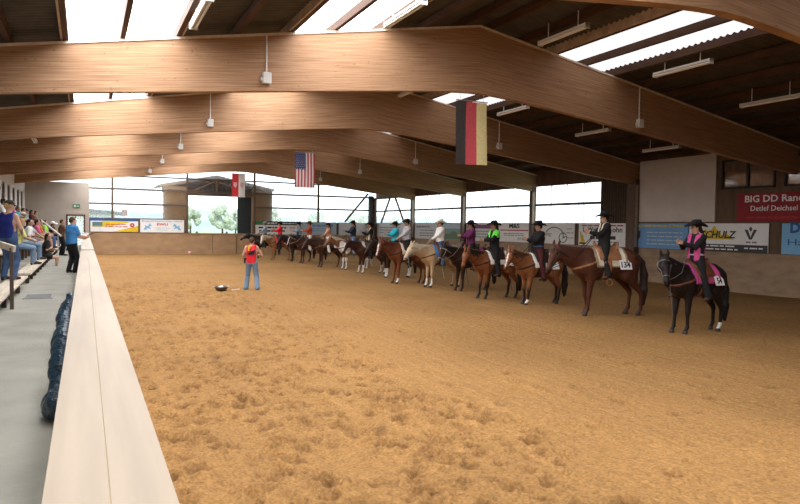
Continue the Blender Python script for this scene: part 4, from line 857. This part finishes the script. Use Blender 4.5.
spect = [ # pose, x, y, seat height, wear, label
 (1,-2.75,28.1,RC[1]+.2,[('hair','hair','hairdark'),('shirt','shirt','white'),('trousers','trousers','jeans')],'seated spectator in white top with dark hair at the left edge of the picture'),
 (0,-2.85,31.6,RC[1]+.25,[('hair','hair','hairbrown'),('shirt','shirt','salmon'),('trousers','trousers','black')],'top row spectator with brown hair, right of the white topped one'),
 (2,-2.68,34.5,RC[1],[('hair','hair','hairdark'),('shirt','shirt','lime'),('trousers','trousers','jeans')],'top row spectator in green shirt with dark hair, just right of the black cap'),
 (1,-2.68,37.1,RC[1],[('hair','hair','hairdark'),('cap','cap','black'),('shirt','shirt','bluegrey'),('trousers','trousers','black')],'top row spectator in grey blue shirt and black cap'),
 (0,-2.68,43.2,RC[1],[('hair','hair','hairdark'),('shirt','shirt','khaki'),('trousers','trousers','black')],'dark haired top row spectator farthest toward the end wall'),
 (0,-1.82,22.3,RB[1],[('hair','longhair','blond'),('shirt','shirt','paleyellow'),('trousers','trousers','lightjeans')],'blond spectator in pale lime shirt, right behind the person in tank top'),
 (2,-1.82,25.2,RB[1],[('hair','hair','hairdark'),('shirt','shirt','white'),('trousers','trousers','lightjeans')],'spectator in white T-shirt and pale jeans leaning forward on the middle row'),
 (1,-2.55,33.6,RC[1]-.25,[('hair','hair','hairbrown'),('hat','hat','white'),('shirt','shirt','beige'),('shorts','shorts','khaki')],'spectator in big white cowboy hat, above the white T-shirt one'),
 (0,-1.82,29.6,RB[1],[('hair','hair','hairdark'),('shirt','shirt','salmon'),('shorts','shorts','khaki')],'middle row spectator in pink shirt with bare legs'),
 (3,-1.82,33.0,RB[1],[('hair','hair','hairbrown'),('shirt','shirt','maroon'),('shorts','shorts','beige')],'middle row spectator between the pink and the lime green shirts'),
 (1,-1.82,36.4,RB[1],[('hair','hair','hairbrown'),('shirt','shirt','lime'),('trousers','trousers','jeans')],'middle row spectator in lime green shirt'),
 (2,-1.7,39.6,RB[1]-.1,[('hair','hair','hairbrown'),('hat','hat','white'),('shirt','shirt','black'),('trousers','trousers','jeans')],'spectator in small white hat right of the lime green shirt'),
 (2,-1.35,26.6,.93,[('hair','longhair','hairdark'),('shirt','shirt','black'),('shorts','shorts','black')],'spectator in black top with bare legs sitting low on the front plank'),
 (0,-1.82,43.5,RB[1],[('hair','hair','hairbrown'),('shirt','shirt','brown'),('trousers','trousers','black')],'farthest middle row spectator in brown jacket'),
 (3,-1.80,27.4,RB[1],[('hair','longhair','hairbrown'),('shirt','shirt','grey'),('shorts','shorts','jeans')],'spectator in grey top with bare legs stretched out, between white and pink shirts'),
 (0,-1.82,31.3,RB[1],[('hair','hair','hairdark'),('shirt','shirt','orange'),('shorts','shorts','black')],'middle row spectator in orange top right of the pink shirt'),
 (2,-2.62,31.0,RC[1],[('hair','hair','hairbrown'),('shirt','shirt','teal'),('trousers','trousers','jeans')],'top row spectator in turquoise, left of the green shirt'),
 (1,-2.62,40.2,RC[1],[('hair','longhair','hairbrown'),('shirt','shirt','maroon'),('trousers','trousers','black')],'top row spectator in dark red with long brown hair'),
]
for pose, x, y, z, wear, lab in spect:
    low = abs(z-.93) < .01
    person(SS[pose], wear+[('boot','boot','brown' if low else 'darkbrown')], lab, (x+.03,y,z), math.radians(-8 if pose%2 else 6), .97)
for (x, y, sc_, c, hr, lab) in ((-1.0,34.7,.98,'brown','hairbrown','brown haired person in brown standing on the walkway behind the seated row end'),(-.85,40.5,.80,'orange','hairbrown','small person in orange half hidden behind the person in blue polo')):
    person(PS, [('hair','hair',hr),('shirt','shirt',c),('trousers','trousers','black'),('boot','boot','black')], lab, (x,y,ZW), math.radians(10), sc_)
for x, y, sc_, lab in ((7.1,52.6,.93,'left one of two dark heads looking over the gate'),(7.8,52.8,.92,'right one of two dark heads looking over the gate'),(10.1,53.0,.93,'dark haired person outside behind the right end of the gate')):
    person(PS, [('hair','hair','hairdark'),('shirt','shirt','black'),('trousers','trousers','black'),('boot','boot','black')], lab, (x,y,-.05), math.radians(-90), sc_+.07)
# ------------------------------------------------------------------ plank benches on dark legs
m_bench = mat('weathered_bench_plank', (.50,.43,.34), .8, .18, 3, (6,.5,1), bump=.003)
m_leg = mat('dark_bench_leg', (.07,.05,.04), .7)
def bench(x0, x1, y0, y1, z, z0, lab):
    o = tag(MB().box(x0,(x0+x1)/2-.006,y0,y1,z-.05,z).box((x0+x1)/2+.006,x1,y0,y1,z-.05,z).build('plank_bench', m_bench, bevel=.006), lab, 'bench', 'plank benches of the spectators')
    y = y0+.35
    while y < y1-.1:
        MB().box(x1-.14,x1-.06,y-.04,y+.04,z0,z-.05).box(x0+.03,x1-.02,y-.03,y+.03,z-.10,z-.05).build('leg', m_leg, o); y += 1.35
bench(-1.56,-1.22,8.0,17.9,.93,ZW,'front plank bench section nearest the camera, ending at the standing person')
bench(-1.56,-1.22,18.75,44,.93,ZW,'long front plank bench section beyond the gap, feet of spectators on it')
bench(-2.28,-1.82,8.0,17.9,1.42,.90,'middle plank row nearest the camera at the left edge')
bench(-2.28,-1.82,18.75,47,1.42,.90,'middle plank row carrying the row of seated spectators')
bench(-3.0,-2.55,18.75,47,1.95,1.36,'top plank row below the tall windows')
# handrails
h1 = empty('handrail', (0,0,0)); tag(h1, 'wooden handrail on a post at the left edge before the standing person', 'handrail')
MB().bar((-1.12,13.4,1.72),(-2.1,14.6,2.0),.05,.11).build('rail', m_bench, h1); MB().box(-1.20,-1.14,13.42,13.48,.65,1.74).build('post', m_leg, h1)
h2 = empty('handrail', (0,0,0)); tag(h2, 'white sloping handrail between the seated spectators', 'handrail')
MB().tube([(-1.72,32.6,2.28),(-.92,31.2,1.64)], .04, 8).build('rail', m_white, h2)
for y, x, z in ((32.3,-1.55,2.14),(31.4,-1.03,1.72)): MB().tube([(x,y,ZW if y<35 else .90),(x,y,z)], .02, 6).build('post', m_white, h2)
# drain grate on the walkway
gr = MB(); 
for i in range(9): gr.box(-1.14,-.60,15.15+i*.1,15.2+i*.1,ZW-.005,ZW+.012)
gr.box(-1.14,-1.10,15.12,16.05,ZW-.005,ZW+.014).box(-.64,-.60,15.12,16.05,ZW-.005,ZW+.014)
tag(gr.build('drain_grate', mat('dull_grate', (.2,.2,.2), .6, .1, 8)), 'grey metal grate lying in the walkway before the benches', 'grate')
# blue plastic sack hanging on the barrier
bgm = mat('blue_plastic_sheet', (.006,.024,.040), .35, .35, 7, bump=.03, spec=.4, fine=22)
bag = link('plastic_sack', solid('plastic_sack', [cone((-.17,5.85,.80), .115, (-.165,6.15,1.15), .085, .05), cone((-.165,6.15,1.15), .085, (-.155,6.75,1.42), .07, .05), ell((-.19,5.78,.77),(.12,.20,.12),.05), cone((-.125,6.62,1.42), .05, (-.12,6.75,1.52), .04, .03), cone((-.15,5.75,.75),.05,(-.16,5.6,.70),.03,.04), ell((-.16,6.30,1.05),(.085,.26,.25),.06)], .022, bgm)); 
bv = np.empty(len(bag.data.vertices)*3, dtype=np.float32); bag.data.vertices.foreach_get('co', bv); bv = bv.reshape(-1,3)
cr_ = .35*(.022*np.sin(bv[:,1]*17+bv[:,2]*9)+.018*np.sin(bv[:,2]*26-bv[:,1]*11)+.012*np.sin(bv[:,1]*43+bv[:,2]*31))
bv[:,0] = np.minimum(bv[:,0]+cr_*(bv[:,0] < -.12), -.03); bv[:,1] += .008*np.sin(bv[:,2]*21+bv[:,0]*30); bag.data.vertices.foreach_set('co', bv.ravel()); bag.data.update()
tag(bag, 'dark blue plastic sack hanging on the walkway side of the barrier', 'sack')
# ================================================================== FLAGS
def flag(name, lab, X0, Y0, ztop_, w_, h_, parts, seed=0):
    """hanging cloth, gently waved; parts(u,v) -> name; each coloured field is a mesh of its own"""
    o = empty(name, (X0,Y0,ztop_)); tag(o, lab, 'flag')
    return o
def wave(u, v, s): return .035*math.sin(u*5+s)*(.3+v)+.02*math.sin(v*4+s*2)
def field(o, nm, c, u0, u1, v0, v1, w_, h_, s, off=0.0, n=8, mv=14):
    m = cloth('flag_'+nm, c)
    V = []; F = []
    for side in (0,1):
        for j in range(mv+1):
            for i in range(n+1):
                u = u0+(u1-u0)*i/n; v = v0+(v1-v0)*j/mv
                V.append((u*w_, wave(u*w_,v,s)-off-(.004 if side == 0 else -.004), -v*h_-.03*math.sin(math.pi*u)*0))
    k = (n+1)*(mv+1)
    for j in range(mv):
        for i in range(n):
            a = j*(n+1)+i; F.append((a, a+n+1, a+n+2, a+1)); b = k+a; F.append((b, b+1, b+n+2, b+n+1))
    return link(nm, mesh(nm, V, F, m, True), o)
def hang(o, w_):
    MB().tube([(-.03,0,.02),(w_+.03,0,.02)], .015, 6).build('pole', m_metal, o)
    zt = zbot(o.location.x+w_/2)
    for x in (.1,w_-.1): MB().tube([(x,0,.02),(x,0,max(.08, zt-o.location.z+.02))], .006, 5).build('cord', m_cable, o)
f1 = flag('flag', 'black red and gold flag hanging below the roof beams', 8.50, 14.6, 5.44, .90, 1.60, None); hang(f1,.90)
for i, (nm, c) in enumerate((('black_stripe',(.055,.05,.05)),('red_stripe',(.52,.08,.10)),('gold_stripe',(.68,.60,.30)))): field(f1, nm, c, i/3, (i+1)/3, 0, 1, .90, 1.60, .4)
f2 = flag('flag', 'red white and blue stars and stripes flag hanging below a beam', 8.54, 29.0, 5.52, .93, 1.58, None); hang(f2,.93)
for i in range(13): field(f2, 'red_stripe' if i%2 == 0 else 'white_stripe', (.48,.03,.05) if i%2 == 0 else (.75,.74,.74), i/13, (i+1)/13, 0 if i > 6 else .0, 1, .93, 1.58, 1.1, 0, 2)
ca = field(f2, 'blue_canton', (.03,.045,.16), 0, 7/13, 0, .48, .93, 1.58, 1.1, .012)
st = MB()
for r in range(9):
    for q in range(6 if r%2 == 0 else 5):
        u = (q+.5+(0 if r%2 == 0 else .5))/6*7/13; v = (r+.5)/9*.48; cx, cz = u*.93, -v*1.58; cy = wave(cx, v, 1.1)-.02
        pts = [(cx+(.024 if k%2 == 0 else .010)*math.sin(k*math.pi/5), cz+(.024 if k%2 == 0 else .010)*math.cos(k*math.pi/5)) for k in range(10)]
        st.prism(pts, lambda a,b,t: (a,cy-t,b), .004)
st.build('stars', cl('white'), ca)
f3 = flag('flag', 'red and white flag hanging before the gate at the end of the hall', 8.6, 43.4, 5.52, .84, 1.5, None); hang(f3,.84)
field(f3, 'red_half', (.55,.04,.05), 0, .5, 0, 1, .84, 1.5, 2.0); wf = field(f3, 'white_half', (.76,.75,.74), .5, 1, 0, 1, .84, 1.5, 2.0)
e1 = MB(); 
for cx, cz in ((.21,-.72),(.63,-.72)): e1.prism([(cx-.11,cz+.16),(cx+.11,cz+.16),(cx+.11,cz-.05),(cx,cz-.2),(cx-.11,cz-.05)], lambda a,b,t: (a,wave(a,-b/1.5,2.0)-.012-t,b), .005)
e1.build('shields', mat('shield_pale', (.66,.42,.40), .8), f3)
# ================================================================== BANNERS
m_ban = {}
def bm_(n, c): 
    return mat('print_'+n, c, .55, .05, 3)
WHITEB = bm_('white', (.80,.81,.80)); GREYW = bm_('greywhite', (.62,.63,.63)); BLUEB = bm_('skyblue', (.16,.34,.60)); LBLUE = bm_('lightblue', (.20,.46,.70)); REDB = bm_('deepred', (.26,.014,.02)); YEL = bm_('yellow', (.72,.48,.04)); BLK_ = bm_('black', (.02,.02,.02)); NAVY = bm_('navyblue', (.03,.10,.30)); REDT = bm_('red', (.45,.03,.03)); GRN = bm_('green', (.02,.22,.05)); PUR = bm_('purple', (.22,.05,.18)); GRYT = bm_('grey', (.22,.22,.24)); LAND = bm_('landscape', (.22,.33,.33)); PALEB = bm_('paleblue', (.45,.55,.62)); DKG = bm_('darkgrey', (.05,.05,.055)); OR_ = bm_('orange', (.5,.14,.03))
def banner(side, u0, u1, z0, z1, m, lab, name='sponsor_banner'):
    """rectangular banner board; local x to the reader's right, y up, origin at its centre"""
    w_, h_ = abs(u1-u0), z1-z0; o = MB().box(-w_/2,w_/2,-h_/2,h_/2,0,.02).build(name, m)
    Mx = Matrix.Identity(4); u = (u0+u1)/2
    cx, cy, cz, c = ((0,-1,0),(0,0,1),(-1,0,0),(XR-.045,u,(z0+z1)/2)) if side == 'R' else ((1,0,0),(0,0,1),(0,-1,0),(u,YB-.045,(z0+z1)/2))
    for r in range(3): Mx[r][0] = cx[r]; Mx[r][1] = cy[r]; Mx[r][2] = cz[r]; Mx[r][3] = c[r]
    o.matrix_world = Mx; tag(o, lab, 'banner', 'sponsor banners along the walls'); o['w'] = w_; return o
def rect(o, nm, m, x0, x1, y0, y1, z=.024): return MB().box(x0,x1,y0,y1,.019,z).build(nm, m, o)
def poly(o, nm, m, pts, z=.024): return MB().prism(pts, lambda a,b,t: (a,b,.019+t), z-.019).build(nm, m, o)
def lines(o, nm, m, rows, x0, x1, z=.026, th=.028, seed=1):
    """rows of print too small to read"""
    rr = random.Random(seed); b = MB()
    for y in rows:
        x = x0+rr.uniform(0,.1)
        while x < x1-.1:
            L = min(rr.uniform(.12,.42), x1-x); b.box(x,x+L,y-th/2,y+th/2,.02,z); x += L+.06
    return b.build(nm, m, o)
Z0, Z1 = 1.48, 2.54
# end wall
b = banner('B',.34,3.42,1.60,2.52,WHITEB,'yellow white and blue banner at the left end of the end wall')
rect(b,'blue_band',NAVY,-1.54,1.54,.30,.46); poly(b,'yellow_field',YEL,[(-.8,.28),(1.2,.28),(-.3,-.1),(-.8,-.1)]); poly(b,'yellow_field',YEL,[(-.1,-.46),(1.54,-.46),(1.54,-.02)]); rect(b,'picture',bm_('tealpic',(.10,.20,.22)),-1.42,-.78,-.12,.22,.028); rect(b,'picture_ground',bm_('olive',(.35,.33,.08)),-1.42,-.78,-.12,-.02,.03); t = lines(b,'slogan',REDT,(.06,-.10),-.6,.85,.03,.05,3)
bb = MB(); bb.lathe([(.0,.03),(.15,.03),(.15,.02)],16,(1.15,.02,0)); bb.build('emblem', REDT, b); MB().lathe([(.0,.033),(.05,.033),(.05,.02)],12,(1.15,.02,0)).box(.95,1.0,-.12,.16,.02,.03).box(1.30,1.35,-.12,.16,.02,.03).build('emblem_mark', WHITEB, b)
b = banner('B',3.56,6.56,1.58,2.50,WHITEB,'white banner with blue horse logos and red letters, right of the yellow one')
lettering('headline','Erste Westernreiter Union',NAVY,b,0,.30,.024,.11,2.75); lettering('initials','EWU',REDT,b,0,.05,.024,.17,.75,bold=.03)
HS = [(-.26,-.30),(-.20,-.12),(-.12,-.06),(-.20,.02),(-.12,.06),(-.05,-.02),(.05,.02),(.12,.14),(.20,.20),(.22,.10),(.30,.04),(.26,-.02),(.18,.0),(.14,-.10),(.24,-.16),(.20,-.22),(.08,-.16),(-.04,-.18),(-.06,-.28),(-.14,-.30),(-.14,-.2),(-.2,-.30)]
poly(b,'horse_logo',LBLUE,[(-1.02+x,.0+y) for x,y in HS]); poly(b,'horse_logo',LBLUE,[(1.02-x,.0+y) for x,y in HS][::-1]); lines(b,'small_print',PALEB,(-.12,-.20,-.28),-.5,.5,.026,.03,5)
b = banner('B',11.75,15.3,1.52,2.53,WHITEB,'white banner with black top band and green patch, right of the gate')
rect(b,'black_band',BLK_,-1.77,1.77,.22,.50); rect(b,'green_patch',GRN,-1.70,-1.05,.25,.47,.028); lines(b,'band_print',WHITEB,(.36,),-.8,1.6,.03,.09,7); lines(b,'bold_print',DKG,(.02,-.24),-1.5,.7,.03,.13,8); lines(b,'red_print',REDT,(.02,-.18),.9,1.5,.03,.06,9)
b = banner('B',15.4,18.4,1.52,2.53,PALEB,'pale blue banner on the end wall with blue print'); lines(b,'bold_print',BLUEB,(.22,),-.6,1.2,.026,.16,11); lines(b,'print',BLUEB,(-.02,-.18),-1.0,1.2,.026,.05,12)
banner('B',18.6,21.4,1.50,2.53,GREYW,'plain pale grey banner next to the corner post')
# long wall
b = banner('R',50.2,44.3,Z0-.06,Z1,GREYW,'grey white banner right of the corner post with faint rows of print'); lines(b,'print',GRYT,(.2,.0,-.2),-2.3,1.6,.026,.08,13)
b = banner('R',44.2,43.55,Z0-.06,Z1,OR_,'narrow red and yellow banner beside the first wall post'); rect(b,'yellow_edge',YEL,-.32,-.1,-.5,.5); rect(b,'green_edge',GRN,.2,.32,-.5,.5)
b = banner('R',43.2,39.8,Z0-.05,Z1,GREYW,'grey white banner with bold grey heading behind the white hatted rider'); lines(b,'heading',GRYT,(.3,),-1.4,.6,.026,.14,14); lines(b,'print',GRYT,(.05,-.15,-.32),-1.0,1.2,.026,.07,15)
b = banner('R',39.7,36.45,Z0-.05,Z1,LAND,'green blue landscape banner left of the rider in purple'); poly(b,'hill_shape',bm_('hills',(.12,.20,.10)),[(-1.6,-.3),(-.9,-.05),(-.2,-.2),(.5,.05),(1.6,-.25),(1.6,-.5),(-1.6,-.5)]); rect(b,'sky_band',PALEB,-1.62,1.62,.2,.5)
b = banner('R',35.95,32.5,Z0-.03,Z1,GREYW,'white banner with purple heading behind the rider in green'); rect(b,'purple_heading',PUR,-1.6,1.1,.22,.44,.026); lines(b,'print',GRYT,(.05,-.12,-.3),-.8,1.3,.026,.06,16)
b = banner('R',32.35,29.0,Z0,Z1,WHITEB,'white banner with M and S heading over a red line'); lettering('heading','M&S',DKG,b,-.1,.26,.024,.24,1.0,bold=.03); rect(b,'red_line',REDT,-1.5,1.2,.10,.16); lines(b,'print',GRYT,(-.06,-.16),-1.2,.8,.026,.045,17); lines(b,'print_grey',PALEB,(-.34,),.2,1.2,.026,.16,18)
b = banner('R',28.7,25.7,Z0,Z1,WHITEB,'white banner with black curled line drawing')
cv = [(.95*math.cos(a)*.75-.05, .42*math.sin(a)-.10) for a in np.linspace(2.7,-.3,18)]+[(.62+.0+.30*math.cos(a)+.02, -.20+.24*math.sin(a)) for a in np.linspace(.4,-5.6,22)]
MB().tube([(x,y,.03) for x,y in cv], .022, 6).build('curl_drawing', DKG, b); lettering('script','Ridding',GRYT,b,-.75,-.12,.024,.20,.95,shear=.3); lines(b,'print',GRYT,(.25,.05,-.2),.85,1.4,.026,.035,19)
b = banner('R',25.4,22.3,Z0,Z1,WHITEB,'white banner with yellow excavator and black lettering behind the second rider')
lettering('name','L. Wustra',DKG,b,-.55,.12,.024,.24,1.35,bold=.02); lettering('name_end','ohn',DKG,b,1.05,.12,.024,.24,.62,bold=.02); lines(b,'red_print',REDT,(.42,),-1.4,1.4,.026,.06,20); lines(b,'print',DKG,(-.14,),-.75,1.0,.026,.16,21); lines(b,'small_print',GRYT,(-.34,),-.6,1.3,.026,.05,22)
poly(b,'excavator',YEL,[(-1.45,-.45),(-1.1,-.45),(-1.1,-.3),(-1.2,-.2),(-1.2,-.05),(-1.32,-.05),(-1.36,.1),(-1.48,.15),(-1.42,-.1),(-1.4,-.3)]); rect(b,'track',DKG,-1.48,-1.06,-.48,-.40,.03)
b = banner('R',21.85,18.9,Z0,Z1,BLUEB,'blue banner with dark crest below the cream wall panel'); lines(b,'yellow_heading',YEL,(.42,),-1.35,1.3,.026,.08,23); poly(b,'crest',DKG,[(-1.4,.2),(-1.05,.2),(-1.05,-.05),(-1.22,-.26),(-1.4,-.05)]); poly(b,'crest_mark',YEL,[(-1.30,.1),(-1.15,.1),(-1.22,-.1)],.028); lines(b,'print',PALEB,(.14,-.02,-.18,-.34),-.75,1.2,.026,.05,24)
b = banner('R',18.85,15.45,Z0,Z1,WHITEB,'white banner with SCHULZ lettering and yellow mountain shape')
poly(b,'yellow_mountain',YEL,[(-1.3,-.08),(-.95,.30),(-.75,.16),(-.55,.44),(-.2,.1),(.05,.12),(.3,-.08)]); lettering('brand','SCHULZ',DKG,b,-.35,-.02,.028,.26,1.55,bold=.03,shear=.2); rect(b,'black_band',DKG,-1.68,1.68,-.53,-.26); lines(b,'band_print',WHITEB,(-.33,-.45),-1.2,.5,.028,.05,25); lines(b,'band_print_right',WHITEB,(-.38,),.75,1.5,.028,.05,28)
poly(b,'emblem',DKG,[(.75,.30),(.88,.30),(1.0,.02),(1.12,.30),(1.25,.30),(1.05,-.06),(.95,-.06)]); poly(b,'emblem_diamond',DKG,[(.93,.33),(1.0,.42),(1.07,.33),(1.0,.22)]); lines(b,'emblem_name',GRYT,(-.16,),.75,1.25,.026,.06,26)
b = banner('R',14.96,12.0,Z0,Z1,LBLUE,'light blue banner cut by the right edge of the picture'); lettering('initial','D',NAVY,b,-1.0,.22,.024,.34,.36,bold=.04); lettering('word','Hau',NAVY,b,-.85,-.22,.024,.22,.8)
b = banner('R',16.75,13.7,2.60,3.62,REDB,'deep red banner high on the brown wall reading BIG DD Ranch'); lettering('title','BIG DD Ranch',WHITEB,b,-.02,.20,.024,.24,2.35,bold=.015); lettering('owner','Detlef Deichsel',WHITEB,b,-.08,-.12,.024,.19,1.75,bold=.005); lines(b,'small_print',REDT,(-.36,),-1.2,1.2,.026,.06,27)
